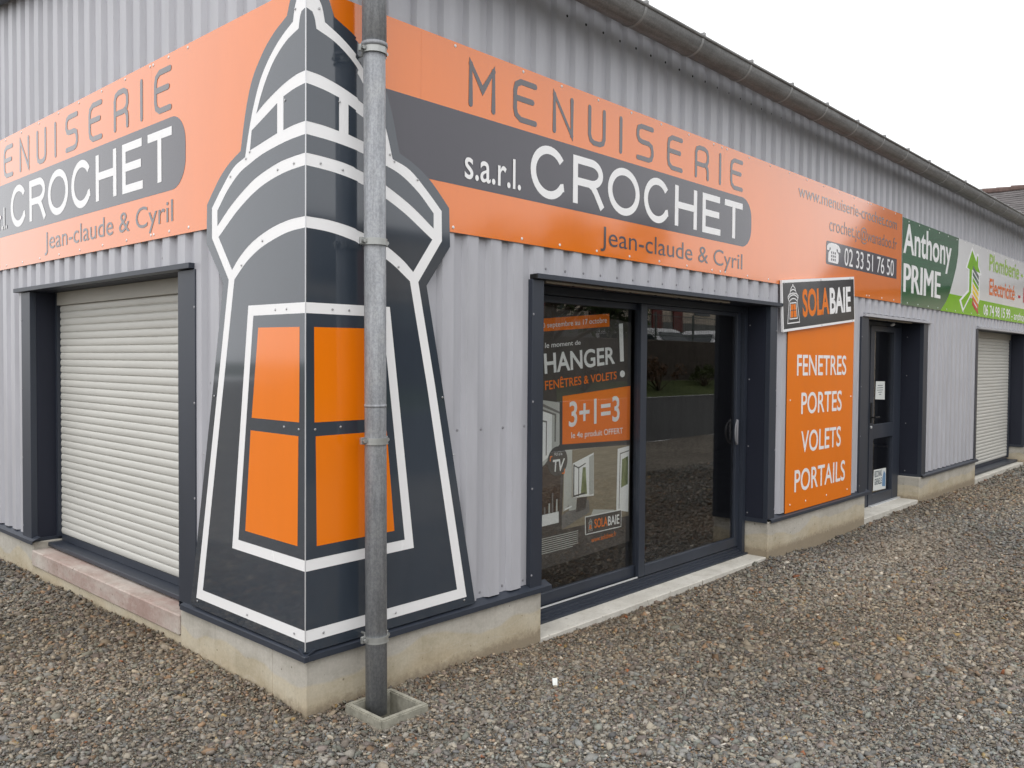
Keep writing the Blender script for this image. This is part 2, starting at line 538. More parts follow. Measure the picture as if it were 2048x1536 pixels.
# text: built-in face turned into mesh, fitted between four corners on its plane
_tc = {}
def text_mesh(s, bold=0.0):
    key = (s, bold)
    if key in _tc:
        return _tc[key]
    cu = bpy.data.curves.new('t', 'FONT')
    cu.body = s
    cu.offset = bold
    cu.resolution_u = 5
    ob = bpy.data.objects.new('t', cu)
    COL.objects.link(ob)
    dg = bpy.context.evaluated_depsgraph_get()
    me = bpy.data.meshes.new_from_object(ob.evaluated_get(dg))
    n = len(me.vertices)
    co = np.zeros(n * 3); me.vertices.foreach_get('co', co)
    co = co.reshape(-1, 3)[:, :2].copy()
    faces = [tuple(p.vertices) for p in me.polygons]
    bpy.data.objects.remove(ob)
    bpy.data.meshes.remove(me)
    _tc[key] = (co, faces)
    return _tc[key]

def refs():
    c, _ = text_mesh('H'); x, _ = text_mesh('x')
    return c[:, 1].max(), x[:, 1].max()
CAPH, XH = refs()

def text_one(name, s, quad, mp, o, mat, parent, ref='c', bold=0.0, label=None, shear=0.0):
    """quad: (a,z) of TL, TR, BR, BL at reference height and baseline"""
    co, faces = text_mesh(s, bold)
    h = {'c': CAPH, 'x': XH}.get(ref, None)
    x0, x1 = co[:, 0].min(), co[:, 0].max()
    if h is None:
        y0, y1 = co[:, 1].min(), co[:, 1].max()
    else:
        y0, y1 = 0.0, h
    TL, TR, BR, BL = [Vector(q) for q in quad]
    bm = bmesh.new()
    vs = []
    for x, y in co:
        u = (x - x0) / (x1 - x0); v = (y - y0) / (y1 - y0)
        u2 = u + shear * v
        p = (BL * (1 - u2) + BR * u2) * (1 - v) + (TL * (1 - u2) + TR * u2) * v
        vs.append(bm.verts.new(mp(p.x, p.y, o)))
    for f in faces:
        try:
            bm.faces.new([vs[i] for i in f])
        except ValueError:
            pass
    facing(bm, mp)
    ob = finish(bm, name, mat, parent, recalc=False)
    if label:
        ob['label'] = label
    return ob

def text(name, s, quad, mp, o, mat, parent, ref='c', bold=0.0, label=None, shear=0.0):
    """one part per word, spaced as in the whole line"""
    words = s.split(' ')
    if len(words) == 1 or ref == 'b':
        return text_one(name, s, quad, mp, o, mat, parent, ref, bold, label, shear)
    full = text_mesh(s, bold)[0]
    X0, X1 = full[:, 0].min(), full[:, 0].max()
    TL, TR, BR, BL = [Vector(p) for p in quad]
    for k, w in enumerate(words):
        e = text_mesh(' '.join(words[:k + 1]), bold)[0][:, 0].max()
        c = text_mesh(w, bold)[0]
        b = e - (c[:, 0].max() - c[:, 0].min())
        u0, u1 = (b - X0) / (X1 - X0), (e - X0) / (X1 - X0)
        text_one(name, w, (TL.lerp(TR, u0), TL.lerp(TR, u1), BL.lerp(BR, u1), BL.lerp(BR, u0)), mp, o, mat, parent, ref, bold, label, shear)

def q(a0, a1, z0, z1):
    return ((a0, z1), (a1, z1), (a1, z0), (a0, z0))

# ------------------------------------------------------------------ ground
GX = ([-50, 0, .8, 1.4, 1.75, 3, 5, 6.1, 7.3, 9.1, 11.8, 15, 60], [0, 0, .003, -.03, -.048, -.07, -.045, -.095, -.065, -.03, -.06, -.03, -.03])
GY = ([-50, 0, .5, 1, 1.7, 2.5, 3.4, 60], [0, 0, .035, .05, .06, .045, .04, .04])
def gz(x, y):
    x = np.asarray(x, float); y = np.asarray(y, float)
    fx = np.interp(x, *GX) * np.exp(-np.clip(-y, 0, None) / 2.5)
    fy = np.interp(y, *GY) * np.exp(-np.clip(-x, 0, None) / 2.5)
    und = 0.006 * np.sin(x * 2.1 + 1) * np.sin(y * 1.7) + 0.004 * np.sin(x * 5.3 + y * 3.1)
    away = np.clip(np.minimum(np.hypot(np.clip(-x, 0, None), np.clip(-y, 0, None)), 1) * 1.0, 0, 1)
    return fx + fy + und * np.clip(away * 1.5, 0, 1)

def ground_sheet():
    xs = np.concatenate([np.linspace(-40, -6, 18)[:-1], np.linspace(-6, 17, 160), np.linspace(17, 60, 20)[1:]])
    ys = np.concatenate([np.linspace(-6.4, -6, 2)[:-1], np.linspace(-6, 8, 110), np.linspace(8, 60, 20)[1:]])
    X, Y = np.meshgrid(xs, ys, indexing='ij')
    Z = gz(X, Y) - 0.012
    nx, ny = len(xs), len(ys)
    co = np.stack([X, Y, Z], -1).reshape(-1, 3)
    idx = np.arange(nx * ny).reshape(nx, ny)
    f = np.stack([idx[:-1, :-1], idx[1:, :-1], idx[1:, 1:], idx[:-1, 1:]], -1).reshape(-1, 4)
    # cut a pit for the drain box and the inside of the building
    cx = co[f][:, :, 0].mean(1); cy = co[f][:, :, 1].mean(1)
    keep = ~((cx > 0.4) & (cy > 0.4) & (cx < 16) & (cy < 14))
    keep &= ~((cx > 0.21) & (cx < 0.47) & (cy > -0.33) & (cy < -0.09))
    f = f[keep]
    me = bpy.data.meshes.new('gravel_ground')
    me.from_pydata(co.tolist(), [], f.tolist())
    me.polygons.foreach_set('use_smooth', [True] * len(me.polygons))
    o = link('gravel_ground', me, M['fines'], kind='structure')
    return o
ground_sheet()

PAL = np.array([(0.30, 0.285, 0.26), (0.25, 0.245, 0.235), (0.335, 0.305, 0.255), (0.22, 0.195, 0.175), (0.215, 0.185, 0.175),
                (0.225, 0.235, 0.235), (0.28, 0.245, 0.20), (0.27, 0.19, 0.13), (0.42, 0.385, 0.33), (0.17, 0.17, 0.175),
                (0.355, 0.265, 0.20), (0.36, 0.27, 0.135), (0.31, 0.13, 0.07), (0.52, 0.49, 0.44), (0.24, 0.25, 0.225)])
PW = np.array([14, 14, 13, 13, 12, 9, 12, 6, 3.5, 6, 1.6, .5, .15, .8, 11]); PW = PW / PW.sum()

def ico():
    bm = bmesh.new()
    bmesh.ops.create_icosphere(bm, subdivisions=1, radius=1.0)
    v = np.array([x.co[:] for x in bm.verts]); f = np.array([[w.index for w in x.verts] for x in bm.faces])
    bm.free()
    return v, f
ICO_V, ICO_F = ico()
BOX_V = np.array([(x, y, z) for x in (-1, 1) for y in (-1, 1) for z in (-1, 1)], float) * .75
BOX_F = np.array([(0, 1, 3), (0, 3, 2), (4, 6, 7), (4, 7, 5), (0, 4, 5), (0, 5, 1), (2, 3, 7), (2, 7, 6), (0, 2, 6), (0, 6, 4), (1, 5, 7), (1, 7, 3)])

def stones(name, P, size, V0, F0, flat=0.5):
    n = len(P)
    k = len(V0)
    V = V0[None] * (1 + rng.uniform(-.34, .34, (n, k, 1)))
    V = V + rng.normal(0, .07, (n, k, 3))
    sc = np.stack([size * rng.uniform(.75, 1.35, n), size * rng.uniform(.55, .95, n), size * rng.uniform(.5, 1.5, n) * flat], -1)
    V = V * sc[:, None, :]
    yaw = rng.uniform(0, 2 * np.pi, n); tx = rng.normal(0, .38, n); ty = rng.normal(0, .38, n)
    def rot(ax, t):
        c, s = np.cos(t), np.sin(t); Rm = np.zeros((n, 3, 3)); i, j = [(1, 2), (2, 0), (0, 1)][ax]
        Rm[:, ax, ax] = 1; Rm[:, i, i] = c; Rm[:, j, j] = c; Rm[:, i, j] = -s; Rm[:, j, i] = s
        return Rm
    Rm = rot(0, tx) @ rot(1, ty) @ rot(2, yaw)
    V = np.einsum('nij,nkj->nki', Rm, V) + P[:, None, :]
    F = (F0[None] + (np.arange(n) * k)[:, None, None]).reshape(-1, 3)
    me = bpy.data.meshes.new(name)
    me.vertices.add(n * k); me.vertices.foreach_set('co', V.reshape(-1))
    me.loops.add(F.size); me.loops.foreach_set('vertex_index', F.reshape(-1).astype(np.int32))
    me.polygons.add(len(F)); me.polygons.foreach_set('loop_start', np.arange(0, F.size, 3, dtype=np.int32))
    me.polygons.foreach_set('loop_total', np.full(len(F), 3, dtype=np.int32))
    me.update(calc_edges=True)
    c = PAL[rng.choice(len(PAL), n, p=PW)] * rng.uniform(.62, 1.25, (n, 1)) * STONE_GAIN * np.array([.97, .935, .87])
    # broad drifts of tone: dusty pale patches, browner ones
    px, py = P[:, 0], P[:, 1]
    dr = np.sin(px * 1.3 + 2 * np.sin(py * .9)) * np.sin(py * 1.7 + np.sin(px * .7 + 1))
    c = c * (1 + 0.15 * dr[:, None]) * (1 + np.array([.05, 0.0, -.06]) * (np.sin(px * .8 + py * 1.1)[:, None]))
    wall = np.exp(-np.where(px > 0, -py, np.hypot(px, np.clip(-py, 0, None))) / .22)      # stones darker and browner close to the walls
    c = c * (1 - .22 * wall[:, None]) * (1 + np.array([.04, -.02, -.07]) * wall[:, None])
    dusty = np.exp(-((px - 6.4) / 1.1) ** 2 - ((py + .75) / .35) ** 2)[:, None]
    c = c * (1 - .55 * dusty) + np.array([.42, .37, .29]) * .55 * dusty
    ca = np.concatenate([np.repeat(c, k, 0), np.ones((n * k, 1))], 1).astype(np.float32)
    at = me.attributes.new('stone', 'FLOAT_COLOR', 'POINT')
    at.data.foreach_set('color', ca.reshape(-1))
    return me
STONE_GAIN = 1.0

def scatter():
    fx, fy = fwd.x, fwd.y
    hx, hy = right.x, right.y
    def pts(dens, dmin, dmax, tmax=.92):
        A = 0.5 * 2 * math.atan(tmax) * (dmax ** 2 - dmin ** 2) * 1.0
        n = int(A * dens)
        r = np.sqrt(rng.uniform(dmin ** 2, dmax ** 2, n)); t = rng.uniform(-math.atan(tmax), math.atan(tmax), n)
        x = CAM.x + r * (fx * np.cos(t) + hx * np.sin(t)); y = CAM.y + r * (fy * np.cos(t) + hy * np.sin(t))
        ok = ~((x > -.004) & (y > -.004))
        ok &= ~((x > .165) & (x < .50) & (y > -.38) & (y < -.04))
        ok &= (y > -6.3)
        return x[ok], y[ok]
    mes = []
    TET_V = np.array([(1, 0, -.5), (-.6, .9, -.4), (-.6, -.9, -.4), (0, 0, .9)], float)
    TET_F = np.array([(0, 1, 2), (0, 3, 1), (1, 3, 2), (2, 3, 0)])
    def field(x, y):
        return .5 + .25 * np.sin(1.9 * x + 1.3 * np.sin(1.4 * y)) + .25 * np.sin(2.3 * y + 1.7 * np.sin(1.1 * x + .5)) 
    # density, near, far, size, mesh, spread of sizes, lift
    specs = [(19000, 2.6, 6.4, .0044, TET_V, TET_F, .35, 0), (5900, 2.6, 5.2, .0092, BOX_V, BOX_F, .42, 1), (1500, 2.6, 5.2, .0125, ICO_V, ICO_F, .42, 1),
             (5000, 5.2, 7.2, .0098, BOX_V, BOX_F, .42, 1), (1100, 5.2, 7.2, .0135, BOX_V, BOX_F, .40, 1),
             (3400, 7.2, 10, .0115, BOX_V, BOX_F, .42, 1), (2200, 10, 14.5, .0135, BOX_V, BOX_F, .4, 1), (800, 14.5, 22, .018, BOX_V, BOX_F, .4, 1)]
    for i, (d, a, b, s, V0, F0, sg, thin) in enumerate(specs):
        x, y = pts(d, a, b)
        if thin:
            ok = rng.uniform(0, 1, len(x)) < .34 + .85 * field(x, y)
            x, y = x[ok], y[ok]
        n = len(x)
        size = s * .87 * np.clip(rng.lognormal(0, sg, n), .4, 2.6) * (.86 + .28 * field(y * 1.3 + 2, x * 1.1))
        z = gz(x, y) - .006 + rng.uniform(-.006, .007, n) + size * .12
        dw = np.where((x > 0), -y, np.where(y > 0, -x, 9))         # stones banked up against the walls
        bank = (~((x > 1.74) & (x < 4.96) & (y > -.5))) * np.exp(-np.clip(dw, 0, 9) / .035)
        z = z + bank * rng.uniform(0, .028, n) * (.5 + .5 * np.sin(x * 7 + y * 5))
        mes.append(stones('gravel', np.stack([x, y, z], -1), size, V0, F0, .42))
    pass
    bm_obj = link('gravel', mes[0], M['stone'], kind='stuff')
    objs = [bm_obj]
    for me in mes[1:]:
        objs.append(link('gravel', me, M['stone'], kind='stuff'))
    for o in objs:
        o['label'] = 'loose crushed grey and brown gravel covering the yard'
        o['category'] = 'gravel'
scatter()

# ------------------------------------------------------------------ the building
B = tag(empty('shop_building'), 'grey ribbed metal clad shop building with anthracite trims on a concrete plinth', 'building')
PITCH = 0.1955
CL0, CL1, CD = 0.006, 0.034, 0.0     # rib face and pan depth behind the sign plane (y = 0)

def clad(name, mp, a0, a1, z0, z1, edge):
    """trapezoidal sheet from a0 to a1; 'edge' = right edge of one rib face"""
    ztop = z1 if callable(z1) else (lambda a: z1)
    bm = bmesh.new()
    prof = [(0.0, CL0), (0.020, CL1), (0.084, CL1), (0.106, CL0)]     # from a rib's far edge outward
    k0 = math.floor((a0 - edge) / PITCH) - 1
    k1 = math.ceil((a1 - edge) / PITCH) + 1
    raw = []
    for k in range(k0, k1 + 1):
        for da, dd in prof:
            raw.append((edge + k * PITCH + da, dd))
    pts = []
    for (pa, pd), (na, nd) in zip(raw[:-1], raw[1:]):
        for lim in (a0, a1):
            if pa < lim < na:
                t = (lim - pa) / (na - pa)
                pts.append((lim, pd + t * (nd - pd)))
        if a0 <= na <= a1:
            pts.append((na, nd))
    pts = sorted(set(pts))
    vb = [bm.verts.new(mp(a, z0, -d)) for a, d in pts]
    vt = [bm.verts.new(mp(a, ztop(a), -d)) for a, d in pts]
    for i in range(len(pts) - 1):
        bm.faces.new((vb[i], vb[i + 1], vt[i + 1], vt[i]))
    facing(bm, mp)
    out = (mp(0, 0, 1) - mp(0, 0, 0)).normalized()
    fl = [f for f in bm.faces if f.normal.dot(out) < 0]
    if fl:
        bmesh.ops.reverse_faces(bm, faces=fl)
    return finish(bm, name, M['clad'], B, recalc=False)

EDGE_R, EDGE_L = 0.985, 1.140
ZB, ZE = 0.338, 4.22
for a0, a1, z0, z1 in ((0.0, 1.70, ZB, ZE), (1.70, 5.02, 2.31, ZE), (5.02, 7.2, ZB, ZE), (7.2, 9.40, 2.32, ZE),
                       (9.40, 11.75, ZB, ZE), (11.75, 15.05, 2.33, ZE), (15.05, 16.6, ZB, ZE)):
    clad('wall_cladding', RW, a0, a1, z0, z1, EDGE_R)
vz = lambda y: 4.20 + 0.11 * y
for a0, a1, z0 in ((0.0, 1.16, ZB), (1.16, 3.95, 2.31), (3.95, 14.0, ZB)):
    clad('wall_cladding', LW, a0, a1, z0, vz, EDGE_L)

# inner skins close the building so that nothing shines through
def inner_walls():
    bm = bmesh.new()
    y0 = 0.31
    for x0, x1, z0, z1 in ((0.3, 1.80, -.3, 4.1), (4.93, 7.38, -.3, 4.1), (9.36, 11.86, -.3, 4.1), (14.95, 16.5, -.3, 4.1),
                           (1.80, 4.93, 2.32, 4.1), (7.38, 9.36, 2.32, 4.1), (11.86, 14.95, 2.32, 4.1)):
        bx(bm, x0, x1, y0, y0 + .05, z0, z1)
    for ya, yb, z0, z1 in ((.36, 1.36, -.3, 4.1), (3.78, 14, -.3, 4.1), (1.36, 3.78, 2.32, 4.1), (1.36, 3.78, -.3, .2)):
        bx(bm, .26, .30, ya, yb, z0, z1)
    bx(bm, .30, 16.5, 13.9, 14, -.3, 4.1)
    bx(bm, 16.5, 16.55, .31, 14, -.3, 4.1)
    bx(bm, .3, 16.5, 5.0, 5.05, -.3, 4.1)
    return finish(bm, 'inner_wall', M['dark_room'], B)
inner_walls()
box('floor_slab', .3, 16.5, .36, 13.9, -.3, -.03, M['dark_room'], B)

# plinth
def plinth(x0, x1, y0, y1, z1=.292):
    return box('plinth', x0, x1, y0, y1, -.35, z1, M['concrete'], B, bev=.004)
plinth(0.0, 1.762, 0.0, .30)
plinth(4.955, 7.33, 0.0, .30)
plinth(9.20, 11.80, 0.0, .30)
plinth(14.96, 16.6, 0.0, .30)
plinth(0.0, .30, .302, 1.30)
plinth(0.0, .30, 3.77, 14.0)
# sills
box('door_sill', 1.764, 4.953, 0.012, .36, -.35, -.03, M['sill_concrete'], B, bev=.006)
box('door_sill', 7.332, 9.198, 0.008, .36, -.35, .008, M['sill_concrete'], B, bev=.006)
box('door_sill', 11.802, 14.958, 0.008, .36, -.35, .012, M['sill_concrete'], B, bev=.006)
box('door_sill', 0.002, .26, 1.302, 3.768, -.35, .112, M['concrete'], B, bev=.004)
box('door_step', -.012, .255, 1.302, 3.768, .114, .236, M['pink_concrete'], B, bev=.007)

# drip flashing: sloped top, upright lip
def flashing(mp, a0, a1):
    bm = bmesh.new()
    sec = [(-.038, .338), (.006, .318), (.024, .311), (.0255, .283), (.0225, .283), (.021, .306), (-.038, .330)]
    A = [bm.verts.new(mp(a0, z, o)) for o, z in sec]
    C = [bm.verts.new(mp(a1, z, o)) for o, z in sec]
    n = len(sec)
    for i in range(n):
        j = (i + 1) % n
        bm.faces.new((A[i], A[j], C[j], C[i]))
    bm.faces.new(A); bm.faces.new(C)
    return finish(bm, 'drip_flashing', M['anth'], B)
flashing(RW, -.024, 1.84); flashing(RW, 4.97, 7.44); flashing(RW, 9.28, 11.88); flashing(RW, 15.0, 16.6)
flashing(LW, -.024, 1.262); flashing(LW, 3.72, 14.0)
box('flashing_corner', -.027, .004, -.027, .004, .281, .313, M['anth'], B, bev=.004)

# jamb trims, lintels and reveals ------------------------------------------------
def trimbox(a0, a1, o0, o1, z0, z1, mp, name='door_trim', mat='anth', bev=.002):
    p, r = mp(a0, z0, o0), mp(a1, z1, o1)
    return box(name, min(p.x, r.x), max(p.x, r.x), min(p.y, r.y), max(p.y, r.y), z0, z1, M[mat], B, bev=bev)

def opening(mp, a_lt, a_l, a_r, a_rt, zt, depth=.27, lint='anth', la0=None, la1=None, zf=.285):
    trimbox(a_lt, a_l, -.045, .002, .318, zt, mp)
    trimbox(a_r, a_rt, -.045, .002, .318, zt, mp)
    # reveals on both sides
    trimbox(a_l - .012, a_l, -depth, -.0455, zf, zt, mp, 'door_reveal', 'anth_shade', 0)
    trimbox(a_r, a_r + .012, -depth, -.0455, zf, zt, mp, 'door_reveal', 'anth_shade', 0)
    trimbox(a_r - .006, a_r - .0005, -depth, -.002, zf - .002, zf + .035, mp, 'reveal_flange', 'anth', 0)
    trimbox(a_l + .0005, a_l + .006, -depth, -.002, zf - .002, zf + .035, mp, 'reveal_flange', 'anth', 0)
    # lintel: projecting drip profile, board below it
    trimbox(la0, la1, -.04, .030, zt + .004, zt + .036, mp, 'lintel', lint)
    trimbox(a_l - .02, a_r + .02, -depth, -.0405, zt + .002, zt + .03, mp, 'lintel_soffit', 'anth_shade', 0)

opening(RW, 1.653, 1.764, 4.935, 5.073, 2.27, la0=1.672, la1=5.13)
opening(RW, 7.14, 7.349, 9.27, 9.44, 2.272, lint='clad', la0=7.185, la1=9.53)
opening(RW, 11.70, 11.82, 14.94, 15.08, 2.285, lint='clad', la0=11.77, la1=15.2)
opening(LW, 1.112, 1.32, 3.80, 3.995, 2.268, depth=.235, la0=1.13, la1=4.09)
trimbox(1.66, 1.705, -.03, .028, 2.272, 2.302, RW, 'lintel_end', 'rubber')

# lintel boards (beige strip with screws)
for a0, a1 in ((1.80, 4.2), (7.38, 8.85)):
    b_ = box('lintel_board', a0, a1, .012, .055, 2.258, 2.2715, M['beam'], B)
    bm = bmesh.new()
    for a in np.arange(a0 + .3, a1 - .1, .33):
        dome(bm, (a, .030, 2.258), (0, 0, -1), .011)
    finish(bm, 'screw', M['rubber'], b_, kind='stuff')

# screws on the cladding
def screw_row(mp, alist, z, o, mat, r=.0075, name='screws'):
    bm = bmesh.new()
    nrm = mp(0, 0, 1) - mp(0, 0, 0)
    for a in alist:
        zz = z(a) if callable(z) else z
        dome(bm, mp(a + random.uniform(-.004, .004), zz + random.uniform(-.004, .004), o), nrm, r)
    return finish(bm, name, mat, B, kind='stuff')
pans = [EDGE_R + .054 + PITCH * k for k in range(-4, 78)]
panl = [EDGE_L + .054 + PITCH * k for k in range(-5, 60)]
screw_row(RW, [a for a in pans if 1.75 < a < 5.05], 2.352, -CL1, M['screw_grey'], .0095)
screw_row(RW, [a for a in pans if 1.9 < a < 16], 4.015, -CL1, M['rubber'], .0095)
for z, lo, hi in ((1.35, 0, 1.68), (.372, 0.9, 1.68), (1.35, 5.05, 7.1), (.372, 5.05, 7.1), (1.35, 9.5, 11.7), (.372, 9.5, 11.7)):
    screw_row(RW, [a for a in pans if lo < a < hi], z, -CL1, M['screw_grey'], .0095)
screw_row(LW, [a for a in panl if 1.4 < a < 4.0], 2.37, -CL1, M['screw_grey'], .009)
for z, lo, hi in ((1.62, .9, 1.1), (1.35, 4.0, 9), (.38, 4.0, 9)):
    screw_row(LW, [a for a in panl if lo < a < hi], z, -CL1, M['screw_grey'], .009)
for mp, a in ((RW, 1.664), (RW, 5.064), (RW, 7.155), (RW, 9.43), (LW, 1.12), (LW, 3.985)):
    bm = bmesh.new()
    for z in (.40, .95, 1.5, 2.05):
        dome(bm, mp(a, z, .002), mp(0, 0, 1) - mp(0, 0, 0), .008)
    finish(bm, 'screws', M['screw_grey'], B, kind='stuff')
for mp, a, dr in ((RW, 4.935, -1), (RW, 9.27, -1), (LW, 3.80, -1)):
    bm = bmesh.new()
    for z in (.36, .98, 1.60, 2.1):
        p = mp(a - .0005, z, -.20)
        dome(bm, p, mp(-1, 0, 0) - mp(0, 0, 0), .007)
    finish(bm, 'screws', M['screw_grey'], B, kind='stuff')

# roof ---------------------------------------------------------------------------
def roof():
    bm = bmesh.new()
    ya, yb = -.16, 7.0
    za, zb = 4.155, 4.155 + .11 * 7.16
    pts = []
    x = -.06
    prof = []
    while x < 16.7:
        prof += [(x, .0), (x + .21, 0.0), (x + .235, .038), (x + .27, .038), (x + .295, 0.0)]
        x += .333
    lo = [bm.verts.new((px, ya, za + pz)) for px, pz in prof]
    hi = [bm.verts.new((px, yb, zb + pz)) for px, pz in prof]
    for i in range(len(prof) - 1):
        bm.faces.new((lo[i], lo[i + 1], hi[i + 1], hi[i]))
    lo2 = [bm.verts.new((px, 14.2, za + pz)) for px, pz in prof]
    for i in range(len(prof) - 1):
        bm.faces.new((hi[i], hi[i + 1], lo2[i + 1], lo2[i]))
    return finish(bm, 'roof', M['gutter'], B)
roof()
box('fascia_board', -.02, 16.6, .05, .30, 4.0, 4.22, M['dark_room'], B)
bm = bmesh.new()
A = [bm.verts.new(p) for p in ((-.09, -.16, 4.14), (-.09, 7, 4.93), (-.09, 7, 5.08), (-.09, -.16, 4.29),
                               (-.02, -.16, 4.14), (-.02, 7, 4.93), (-.02, 7, 5.08), (-.02, -.16, 4.29))]
for f in ((0, 1, 2, 3), (4, 7, 6, 5), (0, 4, 5, 1), (3, 2, 6, 7), (0, 3, 7, 4), (1, 5, 6, 2)):
    bm.faces.new([A[i] for i in f])
finish(bm, 'verge_trim', M['anth'], B)

def gutter():
    yc, zc, r = -.225, 4.093, .106
    x0, x1 = -.03, 16.6
    bm = bmesh.new()
    n = 22
    def ring(x, rr, dz=0):
        return [bm.verts.new((x, yc - rr * math.cos(t), zc - rr * math.sin(t) + dz)) for t in [math.pi * i / n for i in range(n + 1)]]
    xs = np.linspace(x0, x1, 24)
    outer = [ring(x, r) for x in xs]
    inner = [ring(x, r - .004) for x in xs]
    for a, b in zip(outer[:-1], outer[1:]):
        for i in range(n):
            bm.faces.new((a[i], a[i + 1], b[i + 1], b[i]))
    for a, b in zip(inner[:-1], inner[1:]):
        for i in range(n):
            bm.faces.new((a[i], b[i], b[i + 1], a[i + 1]))
    bm.faces.new(outer[0]); bm.faces.new(outer[-1])
    g = finish(bm, 'gutter', M['gutter'], B, smooth=False)
    for p in g.data.polygons:
        p.use_smooth = len(p.vertices) == 4
    bm = bmesh.new()
    tube(bm, (x0, yc - r - .004, zc + .004), (x1, yc - r - .004, zc + .004), .011, 10)
    finish(bm, 'gutter_bead', M['gutter'], g, smooth=True)
    # lap joints
    for x in (1.62, 5.3, 9.4, 13.4):
        bm = bmesh.new()
        a = ring_at(bm, x, yc, zc, r + .0012, n); b = ring_at(bm, x + .045, yc, zc, r + .0012, n)
        for i in range(n):
            bm.faces.new((a[i], a[i + 1], b[i + 1], b[i]))
        finish(bm, 'gutter_joint', M['gutter'], g, smooth=True)
    # brackets, shared mesh
    bm = bmesh.new()
    w = .012
    for side in (-1, 1):
        pass
    a = ring_at(bm, -w, yc, zc, r + .004, n); b = ring_at(bm, w, yc, zc, r + .004, n)
    a2 = ring_at(bm, -w, yc, zc, r - .001, n); b2 = ring_at(bm, w, yc, zc, r - .001, n)
    for i in range(n):
        bm.faces.new((a[i], a[i + 1], b[i + 1], b[i]))
        bm.faces.new((a[i], a2[i], a2[i + 1], a[i + 1]))
        bm.faces.new((b[i], b[i + 1], b2[i + 1], b2[i]))
    bx(bm, -w, w, yc - r - .016, yc - r + .012, zc + .010, zc + .030)
    bx(bm, -w, w, yc + r - .01, yc + r + .09, zc + .02, zc + .03)
    br = finish(bm, 'gutter_bracket', M['bracket'], g)
    br.location.x = 2.38
    k = 0
    for i in range(-3, 20):
        if i == 0:
            continue
        o = br.copy(); COL.objects.link(o); o.parent = g
        o.location.x = 2.38 + .7325 * i
def ring_at(bm, x, yc, zc, rr, n):
    return [bm.verts.new((x, yc - rr * math.cos(t), zc - rr * math.sin(t))) for t in [math.pi * i / n for i in range(n + 1)]]
gutter()

# downpipe -------------------------------------------------------------------------
def downpipe():
    def ctr(z):
        return Vector((.330 - .008 * z, -.132, z))
    R0 = .0545
    bm = bmesh.new()
    tube(bm, ctr(-.035), ctr(3.33), R0, 40)
    g = finish(bm, 'downpipe', M['zinc'], B, smooth=True)
    bm = bmesh.new()
    tube(bm, ctr(3.31), ctr(3.98), R0 + .0055, 40)
    tube(bm, ctr(3.30), ctr(3.32), R0 + .011, 40)
    tube(bm, ctr(3.98), Vector((.30, -.225, 4.03)), R0 + .005, 40)
    o = finish(bm, 'pipe_socket', M['zinc'], g, smooth=True)
    bm = bmesh.new()
    tube(bm, ctr(1.52), ctr(1.534), R0 + .0015, 40)
    finish(bm, 'pipe_joint', M['zinc'], g, smooth=True)
    for z in (3.285, 2.345, 1.353, .352):
        bm = bmesh.new()
        c = ctr(z)
        tube(bm, c - Vector((0, 0, .014)), c + Vector((0, 0, .014)), R0 + .007, 40)
        tube(bm, c - Vector((0, 0, .019)), c - Vector((0, 0, .014)), R0 + .009, 40)
        # ears with bolts on both sides, stub back to the wall
        for s in (-1, 1):
            e = c + Vector((s * (R0 + .016), .01, 0))
            bx(bm, e.x - .013, e.x + .013, e.y - .005, e.y + .011, z - .017, z + .017, .002)
            tube(bm, e + Vector((0, -.020, 0)), e + Vector((0, .02, 0)), .0062, 8)
            tube(bm, e + Vector((0, -.022, 0)), e + Vector((0, -.013, 0)), .0105, 6)
        tube(bm, c + Vector((0, R0, 0)), c + Vector((0, .16, 0)), .006, 8)
        finish(bm, 'pipe_clamp', M['clamp'], g)
downpipe()

# concrete drain box under the pipe
def drain():
    t = tag(empty('drain_box', (.333, -.21, 0)), 'square open concrete drain box in the gravel under the downpipe', 'drain box')
    x0, x1, y0, y1 = -.148, .148, -.152, .150
    zt, zb = .033, -.25
    w = .033
    bm = bmesh.new()
    o = [(x0, y0), (x1, y0), (x1, y1), (x0, y1)]
    i_ = [(x0 + w, y0 + w), (x1 - w, y0 + w), (x1 - w, y1 - w), (x0 + w, y1 - w)]
    ot = [bm.verts.new((*p, zt)) for p in o]; ob_ = [bm.verts.new((*p, zb)) for p in o]
    it = [bm.verts.new((*p, zt)) for p in i_]; ib = [bm.verts.new((*p, zb + .06)) for p in i_]
    for k in range(4):
        j = (k + 1) % 4
        bm.faces.new((ot[k], ot[j], it[j], it[k]))
        bm.faces.new((ot[k], ot[j], ob_[j], ob_[k]))
        bm.faces.new((it[k], it[j], ib[j], ib[k]))
    bm.faces.new(ib)
    bmesh.ops.recalc_face_normals(bm, faces=bm.faces)
    ed = [e for e in bm.edges if all(abs(v.co.z - zt) < 1e-4 for v in e.verts) and (all(v in ot for v in e.verts) or all(v in it for v in e.verts))]
    ed += [e for e in bm.edges if any(v in ot for v in e.verts) and any(v in ob_ for v in e.verts)]
    bmesh.ops.bevel(bm, geom=ed, offset=.006, segments=2, affect='EDGES')
    ob = finish(bm, 'box_wall', M['box_concrete'], t, recalc=False)
    ob.rotation_euler.z = math.radians(-1)
drain()

